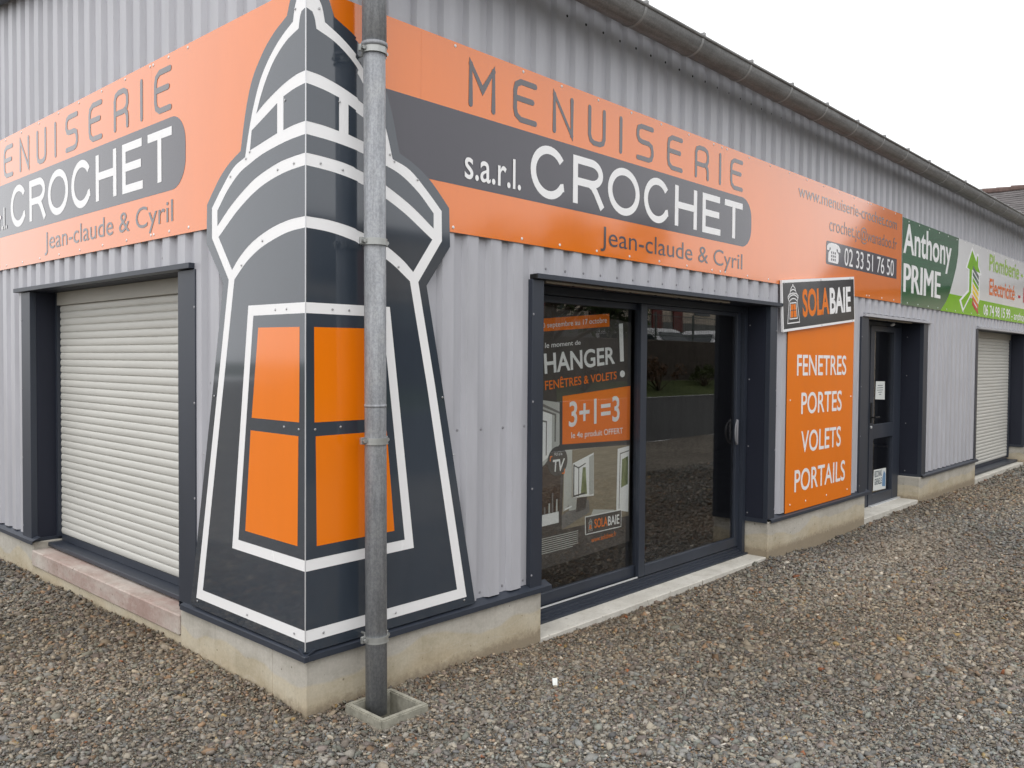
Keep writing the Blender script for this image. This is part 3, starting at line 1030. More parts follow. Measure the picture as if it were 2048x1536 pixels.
# roller shutters ---------------------------------------------------------------------
def shutter(mp, a0, a1, z0, z1, off, n, label):
    """curved slats between two guide rails, box edge at the top"""
    fr = bmesh.new()
    def bb(bm, aa, ab, oa, ob_, za, zb, bev=0):
        p, r = mp(aa, za, oa), mp(ab, zb, ob_)
        bx(bm, min(p.x, r.x), max(p.x, r.x), min(p.y, r.y), max(p.y, r.y), za, zb, bev)
    bb(fr, a0 - .03, a1 + .03, -off - .02, -off + .03, z1 - .10, z1)
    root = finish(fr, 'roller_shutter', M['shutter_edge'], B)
    root['label'] = label
    for aa, ab in ((a0 - .045, a0), (a1, a1 + .045)):
        bm = bmesh.new()
        bb(bm, aa, ab, -off - .02, -off + .031, z0 - .02, z1 - .001)
        finish(bm, 'guide_rail', M['anth'], root)
    bm = bmesh.new()
    bb(bm, a0, a1, -off - .012, -off + .004, z0 - .052, z0)
    finish(bm, 'bottom_bar', M['anth'], root)
    bm = bmesh.new()
    bb(bm, a0 - .06, a1 + .06, -off - .03, -.10 if off > .24 else -.11, z0 - .085, z0 - .055, .003)
    finish(bm, 'sill_profile', M['anth'], root)
    h = (z1 - .10 - z0) / n
    bm = bmesh.new()
    prof = [(-.003, 0.0), (-.0005, .002)]
    for i in range(9):
        t = i / 8
        prof.append((.0066 * math.sin(math.pi * (t * .86 + .07)) ** .8, .003 + (h - .006) * t))
    prof += [(-.0005, h - .002), (-.003, h)]
    L = [bm.verts.new(mp(a0, z, -off + o)) for o, z in prof]
    R_ = [bm.verts.new(mp(a1, z, -off + o)) for o, z in prof]
    for i in range(len(prof) - 1):
        bm.faces.new((L[i], R_[i], R_[i + 1], L[i + 1]))
    bm.normal_update()
    out = (mp(0, 0, 1) - mp(0, 0, 0))
    if sum(f.normal.dot(out) for f in bm.faces) < 0:
        bmesh.ops.reverse_faces(bm, faces=bm.faces)
    s0 = finish(bm, 'slat', M['shutter'], root, recalc=False, smooth=True)
    s0.location.z = z0
    for i in range(1, n):
        o = s0.copy(); COL.objects.link(o); o.parent = root
        o.location.z = z0 + h * i
    return root
shutter(LW, 1.37, 3.762, .335, 2.27, .215, 34, 'closed cream roller shutter left of the lighthouse sign')
shutter(RW, 11.87, 14.90, .11, 2.285, .27, 38, 'closed cream roller shutter at the far end of the long wall')

# sliding door --------------------------------------------------------------------------
def sliding_door():
    a0, a1, z0, z1 = 1.768, 4.93, -.028, 2.268
    bm = bmesh.new()
    bx(bm, a0, a0 + .055, .25, .35, z0, z1); bx(bm, a1 - .05, a1, .22, .35, z0, z1)
    bx(bm, a0 + .056, a1 - .051, .25, .35, 2.215, z1)
    root = finish(bm, 'sliding_door', M['anth'], B)
    root['label'] = 'dark framed glazed sliding shop door'
    bm = bmesh.new()
    for ya, yb, za, zb in ((.195, .222, -.029, -.016), (.222, .243, -.029, -.002), (.243, .266, -.029, .016), (.266, .36, -.029, .040)):
        bx(bm, a0 + .002 if ya > .2 else a0 - .003, a1 + .02 if ya < .2 else a1 - .052, ya, yb, za, zb)
    finish(bm, 'threshold', M['anth'], root)
    def sash(name, s0, s1, ya, yb, gz0, gz1, wl, wr):
        bm = bmesh.new()
        bx(bm, s0, s0 + wl, ya, yb, .048, 2.213, .003)
        bx(bm, s1 - wr, s1, ya, yb, .048, 2.213, .003)
        bx(bm, s0 + wl, s1 - wr, ya + .001, yb - .001, .048, gz0, .003)
        bx(bm, s0 + wl, s1 - wr, ya + .001, yb - .001, gz1, 2.213, .003)
        finish(bm, 'sash_frame', M['anth'], root)
        box('glass_pane', s0 + wl, s1 - wr, (ya + yb) / 2 + .004, (ya + yb) / 2 + .008, gz0, gz1, M['glass'], root)
    sash('l', 1.826, 3.36, .300, .335, .135, 2.165, .07, .095)
    sash('r', 3.245, 4.876, .258, .292, .135, 2.178, .085, .075)
    box('seal_strip', 1.826, 3.242, .264, .272, .046, .056, M['alu'], root)
    # chrome bow handle on the right stile
    bm = bmesh.new()
    c = Vector((4.806, .258, 1.115))
    prev = None
    for i in range(15):
        t = math.radians(-90 + 180 * i / 14)
        p = c + Vector((-.062 * math.cos(t), -.012 - .012 * math.cos(t), .102 * math.sin(t)))
        if prev is not None:
            tube(bm, prev, p, .0065, 10, cap=False)
        prev = p
    bx(bm, c.x - .010, c.x + .014, .240, .258, c.z - .115, c.z + .115, .003)
    finish(bm, 'door_handle', M['screw_grey'], root, smooth=True)
sliding_door()

# entrance door -------------------------------------------------------------------------
def entrance_door():
    bm = bmesh.new()
    bx(bm, 7.36, 8.15, .27, .33, .010, 2.268)
    bx(bm, 9.215, 9.265, .27, .33, .010, 2.268)
    bx(bm, 8.15, 9.215, .27, .33, 2.225, 2.268)
    root = finish(bm, 'entrance_door', M['anth'], B)
    root['label'] = 'narrow dark framed glazed entrance door'
    bm = bmesh.new()
    ya, yb = .262, .322
    bx(bm, 8.162, 8.29, ya, yb, .014, 2.22, .003); bx(bm, 8.98, 9.205, ya, yb, .014, 2.22, .003)
    for za, zb in ((.014, .14), (.83, 1.0), (2.15, 2.22)):
        bx(bm, 8.29, 8.98, ya + .001, yb - .001, za, zb, .003)
    finish(bm, 'door_leaf', M['anth'], root)
    box('glass_pane', 8.29, 8.98, .30, .304, .14, .83, M['glass'], root)
    box('glass_pane', 8.29, 8.98, .30, .304, 1.0, 2.15, M['glass'], root)
    box('threshold', 8.16, 9.21, .225, .262, .009, .022, M['alu'], root)
    bm = bmesh.new()
    bx(bm, 8.176, 8.222, .252, .262, 1.03, 1.28, .003)
    tube(bm, (8.20, .255, 1.10), (8.20, .205, 1.10), .010, 10)
    tube(bm, (8.20, .21, 1.10), (8.33, .205, 1.10), .011, 10)
    finish(bm, 'door_handle', M['rubber'], root)
    bm = bmesh.new()
    tube(bm, (8.20, .262, .98), (8.20, .248, .98), .017, 14)
    finish(bm, 'lock_cylinder', M['alu'], root)
    bm = bmesh.new()
    dome(bm, (8.55, .15, 2.245), (0, -.4, -1), .03, 1.0, 12)
    finish(bm, 'soffit_lamp', M['alu'], root)
    return root
entrance_door()

# ------------------------------------------------------------------ orange banners
LET = {  # stroke letters in a unit cell (width, height 0..1); corners cut like the sign's face
    'M': [[(0, 0), (0, 1.0), (.52, .42), (1, 1.0), (1, -.02)]],
    'E': [[(1, 1), (.28, 1), (.06, .90), (0, .74), (0, .26), (.06, .10), (.28, 0), (1, 0)], [(0.02, .55), (.86, .55)]],
    'N': [[(0, 0), (0, 1), (1, 0), (1, 1)]],
    'U': [[(0, 1), (0, .22), (.10, .06), (.30, 0), (.70, 0), (.92, .06), (1, .2), (1, 1)]],
    'I': [[(.5, 0), (.5, 1)]],
    'S': [[(1, 1), (.25, 1), (.06, .94), (0, .82), (0, .68), (.10, .56), (.30, .52), (.74, .52), (.94, .45), (1, .30), (1, .18), (.92, .05), (.74, 0), (0, 0)]],
    'R': [[(0, 0), (0, .80), (.08, .94), (.30, 1), (.72, 1), (.93, .93), (1, .80), (1, .62), (.90, .48), (.66, .43), (.08, .43)], [(.80, .44), (.96, .34), (1, .22), (1, 0)]],
}
def arc(cx, cz, rx, rz, a0, a1, n=22):
    return [(cx + rx * math.cos(math.radians(a0 + (a1 - a0) * i / n)), cz + rz * math.sin(math.radians(a0 + (a1 - a0) * i / n))) for i in range(n + 1)]
BLOCK = {
    'C': [(arc(.5, .5, .5, .5, 36, 326, 30) + [(.985, .235)], False)],
    'O': [(arc(.5, .5, .5, .5, 0, 350, 35), True)],
    'H': [([(0, -.085), (0, 1.085)], False), ([(1, -.085), (1, 1.085)], False), ([(0, .53), (1, .53)], False)],
    'E': [([(1.0, 1), (0, 1), (0, 0), (1.05, 0)], False), ([(0, .52), (.96, .52)], False)],
    'T': [([(-.06, 1), (1.06, 1)], False), ([(.5, -.085), (.5, 1)], False)],
    'R': [([(0, -.085), (0, 1), (.58, 1)] + arc(.58, .735, .35, .265, 80, -80, 12) + [(.58, .47), (.085, .47)], False),
          ([(.50, .47), (.62, .42), (.74, .29), (1.0, -.09)], False)],
}
MEN = [('M', 1.083, 1.301), ('E', 1.46, 1.676), ('N', 1.832, 2.04), ('U', 2.2, 2.393), ('I', 2.559, 2.589), ('S', 2.767, 2.986),
       ('E', 3.173, 3.391), ('R', 3.575, 3.788), ('I', 3.956, 3.989), ('E', 4.144, 4.362)]
CRO = [('C', 1.621, 1.977, 2.787, 3.121), ('R', 2.042, 2.39, 2.797, 3.114), ('O', 2.427, 2.812, 2.789, 3.121), ('C', 2.868, 3.222, 2.789, 3.121),
       ('H', 3.287, 3.612, 2.799, 3.114), ('E', 3.697, 4.001, 2.799, 3.114), ('T', 4.047, 4.375, 2.801, 3.114)]
T0 = 4.375

def banner_art(root, mp):
    o = .0048
    # MENUISERIE, one mesh per letter
    for ch, x0, x1 in MEN:
        w = .036
        bm = bmesh.new()
        for k, st in enumerate(LET[ch]):
            pts = []
            for px, pz in st:
                if ch == 'I':
                    xx = (x0 + x1) / 2
                else:
                    xx = x0 + w * .42 + px * (x1 - x0 - w * .84)
                pts.append((xx - T0, 3.213 + w * .5 + pz * (.264 - w)))
            stroke(bm, pts, w * .96, mp, o + .0004 * k)
            for e_, p_ in enumerate((pts[0], pts[-1]) if ch not in 'MN' else pts):
                disc(bm, p_, w * .47, mp, o + .0004 * k + .0001 * (e_ + 1))
        facing(bm, mp)
        finish(bm, 'letter', M['letter_grey'], root, recalc=False)
    # charcoal bar with rounded end
    for ch, x0, x1, z0, z1 in CRO:
        w = .051
        bm = bmesh.new()
        for k, (st, closed) in enumerate(BLOCK[ch]):
            pts = [(x0 + w / 2 + px * (x1 - x0 - w) - T0, z0 + w / 2 + pz * (z1 - z0 - w)) for px, pz in st]
            stroke(bm, pts, w, mp, .0052 + .0004 * k, closed=closed)
        facing(bm, mp)
        finish(bm, 'letter', M['film_white'], root, recalc=False)
    text('lettering', 's.a.r.l.', q(1.051 - T0, 1.53 - T0, 2.802, 2.977), mp, .0076, M['film_white'], root, ref='c', bold=.008)
    text('lettering', 'Jean-claude & Cyril', q(2.35 - T0, 4.376 - T0, 2.556, 2.684), mp, o, M['letter_grey'], root, ref='c')

def banner_panels(mp, joints, z0, z1, root, mat, o=.003):
    for a, b in zip(joints[:-1], joints[1:]):
        plate('panel', rect(a + .0004, b - .0004, z0, z1), mp, 0, o, mat, root)

def banner_screws(mp, root, a_list, zs, o):
    bm = bmesh.new()
    nrm = mp(0, 0, 1) - mp(0, 0, 0)
    for a in a_list:
        for z in zs:
            dome(bm, mp(a + random.uniform(-.006, .006), z, o), nrm, .0095, .45)
    return finish(bm, 'screws', M['screw_white'], root, kind='stuff')

ZB0, ZB1 = 2.481, 3.548
sR = tag(empty('shop_sign', (4.2, 0, 3.0)), 'long glossy orange sign band with charcoal bar above the sliding door', 'sign')
def child_fix(root):
    # children are built in world coordinates; keep them in place under the moved empty
    inv = Matrix.Translation(-Vector(root.location))
    for c in root.children:
        c.matrix_parent_inverse = inv
banner_panels(RW, [-.010, .722, 4.039, 7.301, 8.368], ZB0, ZB1, sR, M['orange'])
plate('charcoal_bar', roundrect(.30, 4.530, 2.752, 3.171, .17, (0, 1, 1, 0), 10), RW, .003, .0042, M['bar_grey'], sR)
banner_art(sR, ART_R)
text('lettering', 'www.menuiserie-crochet.com', q(5.47, 8.18, 3.341, 3.421), RW, .0048, M['letter_edge'], sR, ref='x', bold=.004)
text('lettering', 'crochet.jc@wanadoo.fr', q(6.21, 8.195, 3.104, 3.192), RW, .0048, M['letter_edge'], sR, ref='x')
plate('phone_bar', roundrect(6.138, 8.20, 2.762, 2.997, .03, (1, 0, 0, 1), 4), RW, .003, .0042, M['bar_grey'], sR)
text('lettering', '02 33 51 76 50', q(6.61, 8.10, 2.787, 2.970), RW, .0052, M['film_white'], sR, ref='c')
# telephone pictogram
plate('phone_symbol', [(6.20, 2.785), (6.44, 2.785), (6.455, 2.81), (6.455, 2.88), (6.40, 2.915), (6.40, 2.945), (6.25, 2.945), (6.25, 2.915), (6.195, 2.88), (6.19, 2.81)], RW, .0042, .0052, M['film_white'], sR)
plate('phone_symbol', [(6.155, 2.905), (6.155, 2.94), (6.20, 2.972), (6.27, 2.985), (6.38, 2.985), (6.45, 2.972), (6.495, 2.94), (6.495, 2.905), (6.44, 2.905), (6.43, 2.935), (6.22, 2.935), (6.21, 2.905)], RW, .0042, .0058, M['film_white'], sR)
for i in range(3):
    for j in range(3):
        plate('phone_key', rect(6.262 + .045 * i, 6.288 + .045 * i, 2.805 + .035 * j, 2.828 + .035 * j), RW, .0052, .0062, M['bar_grey'], sR)
aS = [.97, 1.55, 1.9 + .02, 2.31, 2.70, 3.09, 3.48, 3.87, 4.00, 4.08, 4.47, 4.87, 5.27, 5.66, 6.05, 6.45, 6.85, 7.26, 7.34, 7.73, 8.12]
banner_screws(RW, sR, aS, (ZB0 + .028, ZB1 - .022), .003)

sL = tag(empty('shop_sign', (0, 4.0, 3.0)), 'glossy orange shop sign band above the roller shutter on the left wall', 'sign')
banner_panels(LW, [-.010, 1.652, 4.70, 7.9], ZB0, ZB1 + .01, sL, M['orange'])
plate('charcoal_bar', roundrect(1.215, 6.2, 2.752, 3.180, .17, (1, 0, 0, 1), 10), LW, .003, .0042, M['bar_grey'], sL)
banner_art(sL, ART_L)
banner_screws(LW, sL, [1.18, 1.42, 1.63, 1.67, 2.02, 2.39, 2.78, 3.17, 3.56, 3.95, 4.33, 4.66, 4.74], (ZB0 + .03, ZB1 - .012), .003)

# ------------------------------------------------------------------ lighthouse sign round the corner
LH = dict(
 out=[(0, 3.62), (.05, 3.60), (.10, 3.55), (.15, 3.437), (.20, 3.415), (.265, 3.385), (.36, 3.32), (.47, 3.20), (.535, 3.05), (.587, 2.85), (.70, 2.805), (.80, 2.745), (.88, 2.675), (.947, 2.61), (.953, 2.395), (.77, 2.165), (.88, 1.62), (1.152, .333), (0, .326)],
 wout=[(0, 3.535), (.04, 3.515), (.075, 3.47), (.095, 3.395), (.20, 3.345), (.30, 3.275), (.39, 3.18), (.46, 3.05), (.508, 2.92), (.540, 2.81), (.66, 2.772), (.785, 2.678), (.89, 2.585), (.89, 2.42), (.71, 2.18), (.825, 1.62), (1.08, .385), (0, .378)],
 dome=[(0, 3.435), (.022, 3.425), (.036, 3.395), (.045, 3.35), (.155, 3.315), (.26, 3.25), (.34, 3.165), (.39, 3.09), (.430, 3.015), (.345, 3.055), (.20, 3.105), (.08, 3.132), (0, 3.138)],
 win1=[(.475, 2.937), (.350, 2.985), (.235, 3.030), (.235, 2.882), (.492, 2.838)],
 win2=[(.178, 3.052), (.09, 3.069), (0, 3.078), (0, 2.898), (.09, 2.896), (.178, 2.887)],
 d23=[(0, 2.836), (.16, 2.828), (.36, 2.802), (.49, 2.770), (.60, 2.735), (.72, 2.662), (.83, 2.565), (.83, 2.482), (.69, 2.572), (.55, 2.642), (.42, 2.692), (.23, 2.733), (.10, 2.744), (0, 2.747)],
 d34=[(0, 2.688), (.16, 2.679), (.32, 2.653), (.46, 2.612), (.62, 2.540), (.75, 2.462), (.818, 2.42), (.675, 2.232), (.60, 2.292), (.48, 2.358), (.31, 2.412), (.14, 2.440), (0, 2.445)],
 body=[(0, 2.390), (.11, 2.385), (.22, 2.368), (.38, 2.328), (.52, 2.268), (.65, 2.180), (.765, 1.62), (1.003, .443), (0, .436)],
 wfo=[(0, 2.032), (.507, 2.035), (.675, .735), (0, .726)],
 wfi=[(0, 1.980), (.457, 1.981), (.610, .790), (0, .781)],
 p1=[(.033, 1.914), (.408, 1.918), (.473, 1.450), (.036, 1.450)],
 p2=[(.043, 1.382), (.483, 1.384), (.538, .848), (.050, .842)])
def smooth_outline(pts, sub=5):
    """curve through the gently turning vertices, keep the real corners"""
    n = len(pts)
    P = [Vector(p) for p in pts]
    def sharp(i):
        if i in (0, n - 1) or abs(P[i].x) < 1e-6:
            return True
        a, b = P[i] - P[i - 1], P[(i + 1) % n] - P[i]
        if min(a.length, b.length) < 1e-6 or max(a.length, b.length) > .55:
            return True
        return a.angle(b) > math.radians(33)
    S = [sharp(i) for i in range(n)]
    out = []
    for i in range(n):
        j = (i + 1) % n
        out.append(tuple(P[i]))
        if j == 0 or (S[i] and S[j]):
            continue
        p0 = P[i - 1] if not S[i] else P[i] * 2 - P[j]
        p3 = P[(j + 1) % n] if not S[j] else P[j] * 2 - P[i]
        for k in range(1, sub):
            t = k / sub
            q_ = .5 * ((2 * P[i]) + (P[j] - p0) * t + (2 * p0 - 5 * P[i] + 4 * P[j] - p3) * t * t + (3 * P[i] - p0 - 3 * P[j] + p3) * t ** 3)
            out.append((q_.x, q_.y))
    return out
for k_ in ('out', 'wout', 'dome', 'win1', 'win2', 'd23', 'd34', 'body'):
    LH[k_ + '_s'] = smooth_outline(LH[k_])
LAY = [('panel', 'out', 'anthr_gloss', .0085, .0135), ('white_outline', 'wout', 'film_white', .0135, .0142), ('lamp_dome', 'dome', 'anthr_gloss', .0142, .0149),
       ('lantern_window', 'win1', 'anthr_gloss', .0142, .0149), ('lantern_window', 'win2', 'anthr_gloss', .0142, .0149), ('gallery_band', 'd23', 'anthr_gloss', .0142, .0149),
       ('gallery_band', 'd34', 'anthr_gloss', .0142, .0149), ('tower_body', 'body', 'anthr_gloss', .0142, .0149), ('window_outline', 'wfo', 'film_white', .0149, .0156),
       ('window_field', 'wfi', 'anthr_gloss', .0156, .0163), ('window_pane', 'p1', 'orange_pane', .0163, .0170), ('window_pane', 'p2', 'orange_pane', .0163, .0170)]
lhs = tag(empty('lighthouse_sign', (0, 0, .33)), 'big dark lighthouse shaped sign with orange window folded round the building corner', 'sign')
for mp in (RW, LW):
    for nm, key, mt, o0, o1 in LAY:
        pts = [(a - (.0125 if a == 0 else 0), z) for a, z in LH.get(key + '_s', LH[key])]
        if mp is RW:   # the two printed halves do not quite line up near the lamp
            pts = [(a - .022 * min(1, max(0, (z - 1.9) / .6)) * (a > .3), z) for a, z in pts]
        plate(nm, pts, mp, o0, o1, M[mt], lhs)
box('corner_bead', -.0165, -.0125, -.0165, -.0125, .335, 3.60, M['alu'], lhs)
def lh_screws():
    pr = [(.06, 3.45), (.18, 3.03), (.07, 2.71), (.20, 2.70), (.53, 2.80), (.50, 2.83), (.69, 2.73), (.36, 2.36), (.56, 2.25), (.14, 2.005), (.24, 2.005),
          (.04, 1.415), (.19, 1.42), (.88, 1.55), (.97, 1.22), (.09, .405), (1.06, .37), (.55, .405)]
    for mp in (RW, LW):
        bm = bmesh.new()
        for a, z in pr:
            if mp is LW:
                a = a + random.uniform(-.03, .03)
            dome(bm, mp(max(.04, a), z, .0165), mp(0, 0, 1) - mp(0, 0, 0), .0066, .5)
        finish(bm, 'screws', M['steel'], lhs, kind='stuff')
lh_screws()

# ------------------------------------------------------------------ product list sign
ps = tag(empty('product_sign', (6.1, 0, .33)), 'tall plain orange sign with four white words beside the entrance door', 'sign')
plate('panel', rect(5.292, 6.912, .328, 2.30), RW, .0, .004, M['orange_matt'], ps)
for s, a0, a1, z0, z1 in (('FENETRES', 5.50, 6.712, 1.631, 1.838), ('PORTES', 5.61, 6.606, 1.256, 1.470), ('VOLETS', 5.62, 6.60, .880, 1.094), ('PORTAILS', 5.487, 6.730, .507, .724)):
    text('lettering', s, q(a0, a1, z0, z1), RW, .0052, M['film_white'], ps, ref='b', bold=.010)
banner_screws(RW, ps, [5.40, 5.75, 6.25, 6.80], (.40,), .004)
banner_screws(RW, ps, [5.36, 6.86], (1.40,), .004)

# ------------------------------------------------------------------ tilted brand board
TH = math.radians(5.45)
def TB(u, v, o):
    return Vector((5.135 + u * math.cos(TH) - v * math.sin(TH), -.030 - o, 2.040 + u * math.sin(TH) + v * math.cos(TH)))
bs = tag(empty('brand_board', (6.0, -.03, 2.3)), 'tilted black board with white border and small lighthouse above the tall orange sign', 'sign')
plate('board', rect(0, 1.735, 0, .478), TB, -.020, 0, M['film_white'], bs)
plate('black_field', rect(.014, 1.722, .024, .452), TB, 0, .0008, M['black_board'], bs)
text('lettering', 'SOLA', q(.430, 1.062, .112, .384), TB, .0016, M['orange_matt'], bs, ref='b', bold=.03)
text('lettering', 'BAIE', q(1.078, 1.628, .112, .378), TB, .0016, M['film_white'], bs, ref='b', bold=.03)
def small_lighthouse(mpf, cu, cv, su, sv, o, w, root, white, orange):
    def f(d, z):
        return (cu + d * su, cv + (z - .38) * sv)
    bm = bmesh.new()
    W = [p for p in LH['wout']]
    ring = [f(-a, z) for a, z in W[:-1]] [::-1] + [f(a, z) for a, z in W[1:-1]]
    stroke(bm, ring, w, mpf, o, closed=True)
    for key, sl in (('dome', slice(8, 13)), ('d23', slice(0, 7)), ('d34', slice(0, 7)), ('body', slice(0, 6))):
        pts = LH[key][sl]
        if key == 'dome':
            pts = pts[::-1]
        pts = [f(-a, z) for a, z in pts[::-1]] + [f(a, z) for a, z in pts[1:]]
        stroke(bm, pts, w, mpf, o)
    fr = [f(-.51, 2.03), f(.51, 2.03), f(.67, .73), f(-.67, .73)]
    stroke(bm, fr, w, mpf, o, closed=True)
    facing(bm, mpf)
    finish(bm, 'lighthouse_symbol', white, root, recalc=False)
    for s in (-1, 1):
        for k in ('p1', 'p2'):
            pts = [f(s * a, z) for a, z in LH[k]]
            plate('window_pane', pts, mpf, o - .0004, o, orange, root)
small_lighthouse(TB, .225, .073, .121, .1137, .0018, .0095, bs, M['film_white'], M['orange_matt'])
bm = bmesh.new()
for u, v in ((.87, .462), (1.62, .462), (.04, .45), (.87, .014), (1.66, .014)):
    dome(bm, TB(u, v, .001), (0, -1, 0), .008)
finish(bm, 'screws', M['steel'], bs, kind='stuff')

# ------------------------------------------------------------------ plumber's banner
pb = tag(empty('plumber_sign', (11.5, 0, 3.0)), 'green and white plumber and electrician banner beyond the orange band on the right wall', 'sign')
Z0p, Z1p = 2.470, 3.520
plate('white_panel', rect(8.385, 16.2, Z0p, Z1p), RW, 0, .003, M['banner_white'], pb)
cur = [(10.69, 3.52), (10.68, 3.30), (10.60, 3.10), (10.48, 2.93), (10.33, 2.74), (10.16, 2.60), (9.92, 2.47)]
plate('lime_field', [(9.80, 2.470), (16.2, 2.470), (16.2, 2.722), (9.9, 2.722)], RW, .003, .0036, M['lime'], pb)
plate('green_field', [(8.385, 2.4702), (9.92, 2.4702)] + cur[::-1][1:] + [(8.385, 3.5198)], RW, .0036, .0044, M['green'], pb)
text('lettering', 'Anthony', q(8.42, 10.36, 3.105, 3.450), RW, .0054, M['film_white'], pb, ref='c', bold=.018)
# heavy capitals: the word with each upright thickened by strips of the same film
for k_, dx_ in enumerate((0.0, .016, .032)):
    text('lettering', 'PRIME', q(8.44 + dx_, 9.87 + dx_, 2.628, 2.974), RW, .0054 + .0005 * k_, M['film_white'], pb, ref='c')
text('lettering', 'Plomberie - C', q(12.33, 14.98, 3.210, 3.455), RW, .0044, M['lime_soft'], pb, ref='c', bold=.018)
text('lettering', 'Electricité', q(12.36, 13.97, 2.838, 3.082), RW, .0044, M['red_orange'], pb, ref='c', bold=.018)
text('lettering', '- D', q(14.22, 14.95, 2.838, 3.082), RW, .0044, M['red'], pb, ref='c', bold=.018)
text('lettering', '06 74 98 15 99', q(12.05, 13.69, 2.515, 2.665), RW, .0048, M['film_white'], pb, ref='c', bold=.018)
text('lettering', '- anthony', q(13.78, 14.9, 2.515, 2.640), RW, .0048, M['film_white'], pb, ref='c', bold=.010)
# house made of a bent arrow and coloured bars
def hs_(name, pts, mat, o):
    plate(name, pts, RW, .0036, o, mat, pb)
hs_('house_outline', [(10.78, 2.66), (11.20, 2.83), (11.20, 3.12), (11.06, 3.14), (11.37, 3.47), (11.60, 3.33), (11.62, 3.40), (11.72, 3.39), (11.74, 3.22), (11.90, 3.10), (11.78, 3.08), (11.82, 2.72), (11.66, 2.56), (11.36, 2.78), (11.30, 2.72), (10.96, 2.50)], M['film_white'], .0046)
hs_('house_arrow', [(10.87, 2.66), (11.25, 2.81), (11.25, 3.13), (11.13, 3.15), (11.37, 3.42), (11.60, 3.27), (11.64, 3.36), (11.69, 3.355), (11.70, 3.21), (11.82, 3.12), (11.38, 3.14), (11.36, 2.80), (10.98, 2.55)], M['lime'], .0052)
for i, mt in enumerate(('fence_metal', 'green', 'lime', 'yellow', 'yellow', 'red_orange', 'red')):
    z = 3.20 - .085 * i
    hs_('house_bar', [(11.43, z), (11.75, z - .13), (11.75, z - .19), (11.43, z - .06)], M[mt], .0056)
banner_screws(RW, pb, [8.6 + .4 * i for i in range(19)], (2.50, 3.49), .0044)

# ------------------------------------------------------------------ poster behind the left pane
po = tag(empty('window_poster', (2.6, .37, 1.2)), 'large dark and orange window offer poster behind the left pane of the sliding door', 'poster')
YP = .352
def PO(a, z, o):
    return Vector((1.0136 * a + .032, YP - o, 1.0136 * z - .024))
plate('poster_sheet', [(1.95, .30), (3.175, .345), (3.165, 2.06), (1.95, 2.15)], PO, 0, .001, M['poster_black'], po)
def pp(name, pts, mat, o=.002):
    return plate(name, pts, PO, .001, o, M[mat], po)
pp('date_band', [(2.0, 2.04), (2.872, 2.117), (2.878, 2.021), (2.0, 1.952)], 'poster_orange')
text('lettering', '0 septembre au 17 octobre', ((2.095, 2.006), (2.841, 2.076), (2.842, 2.050), (2.098, 1.984)), PO, .003, M['poster_white'], po, ref='x', bold=.006)
text('lettering', 'le moment de', ((2.128, 1.870), (2.525, 1.900), (2.526, 1.880), (2.128, 1.847)), PO, .003, M['poster_white'], po, ref='x', bold=.01)
text('lettering', 'HANGER', ((2.116, 1.803), (2.945, 1.866), (2.952, 1.745), (2.127, 1.671)), PO, .003, M['poster_white'], po, ref='c', bold=.02)
pp('exclamation_mark', [(2.999, 2.046), (3.049, 2.05), (3.068, 1.759), (3.021, 1.757)], 'poster_white', .003)
pp('exclamation_mark', [(3.052 + .032 * math.cos(t), 1.662 + .026 * math.sin(t)) for t in [math.pi * i / 8 for i in range(16)]], 'poster_white', .003)
text('lettering', 'FENÊTRES & VOLETS', ((2.129, 1.617), (2.974, 1.681), (2.975, 1.625), (2.135, 1.556)), PO, .003, M['poster_orange'], po, ref='c', bold=.008)
pp('offer_box', [(2.327, 1.508), (3.159, 1.567), (3.160, 1.144), (2.329, 1.165)], 'poster_orange')
text('lettering', '3+1=3', ((2.401, 1.461), (3.013, 1.490), (3.021, 1.304), (2.398, 1.289)), PO, .003, M['poster_white'], po, ref='c', bold=.014)
text('lettering', 'le 4e produit OFFERT', ((2.427, 1.245), (3.064, 1.245), (3.065, 1.202), (2.428, 1.203)), PO, .003, M['poster_white'], po, ref='c', bold=.006)
pp('room_picture', [(2.352, 1.125), (3.160, 1.106), (3.156, .548), (2.328, .556)], 'poster_wall')
pp('room_picture', [(2.0, 1.50), (2.293, 1.464), (2.297, 1.167), (2.0, .93)], 'poster_pale')
pp('picture_window', [(2.02, 1.42), (2.21, 1.40), (2.21, 1.10), (2.02, 1.02)], 'poster_white', .0026)
pp('picture_window', [(2.448, 1.018), (2.697, 1.079), (2.703, .758), (2.452, .768)], 'poster_white', .0026)
pp('picture_window', [(3.001, 1.085), (3.155, 1.098), (3.150, .580), (2.991, .613)], 'poster_white', .0026)
pp('picture_plant', [(2.565, .98), (2.60, .98), (2.62, .78), (2.545, .78)], 'poster_green', .0030)
pp('picture_plant', [(3.06, 1.0), (3.14, 1.02), (3.14, .80), (3.05, .78)], 'poster_green', .0030)
pp('picture_wall', [(2.352, 1.122), (2.44, 1.118), (2.44, .74), (2.345, .68)], 'poster_pale', .0026)
pp('picture_frame', [(2.455, 1.010), (2.468, 1.013), (2.468, .775), (2.455, .775)], 'poster_black', .0032)
pp('picture_frame', [(2.515, .99), (2.523, .99), (2.523, .772), (2.515, .772)], 'poster_black', .0032)
pp('picture_moulding', [(2.0, 1.50), (2.293, 1.400), (2.293, 1.385), (2.0, 1.475)], 'poster_grey', .0024)
pp('picture_moulding', [(2.0, 1.44), (2.24, 1.375), (2.24, 1.19), (2.255, 1.19), (2.255, 1.385), (2.0, 1.455)], 'poster_grey', .0030)
pp('picture_frame', [(2.035, 1.36), (2.155, 1.34), (2.155, 1.10), (2.145, 1.10), (2.145, 1.33), (2.035, 1.35)], 'poster_grey', .0032)
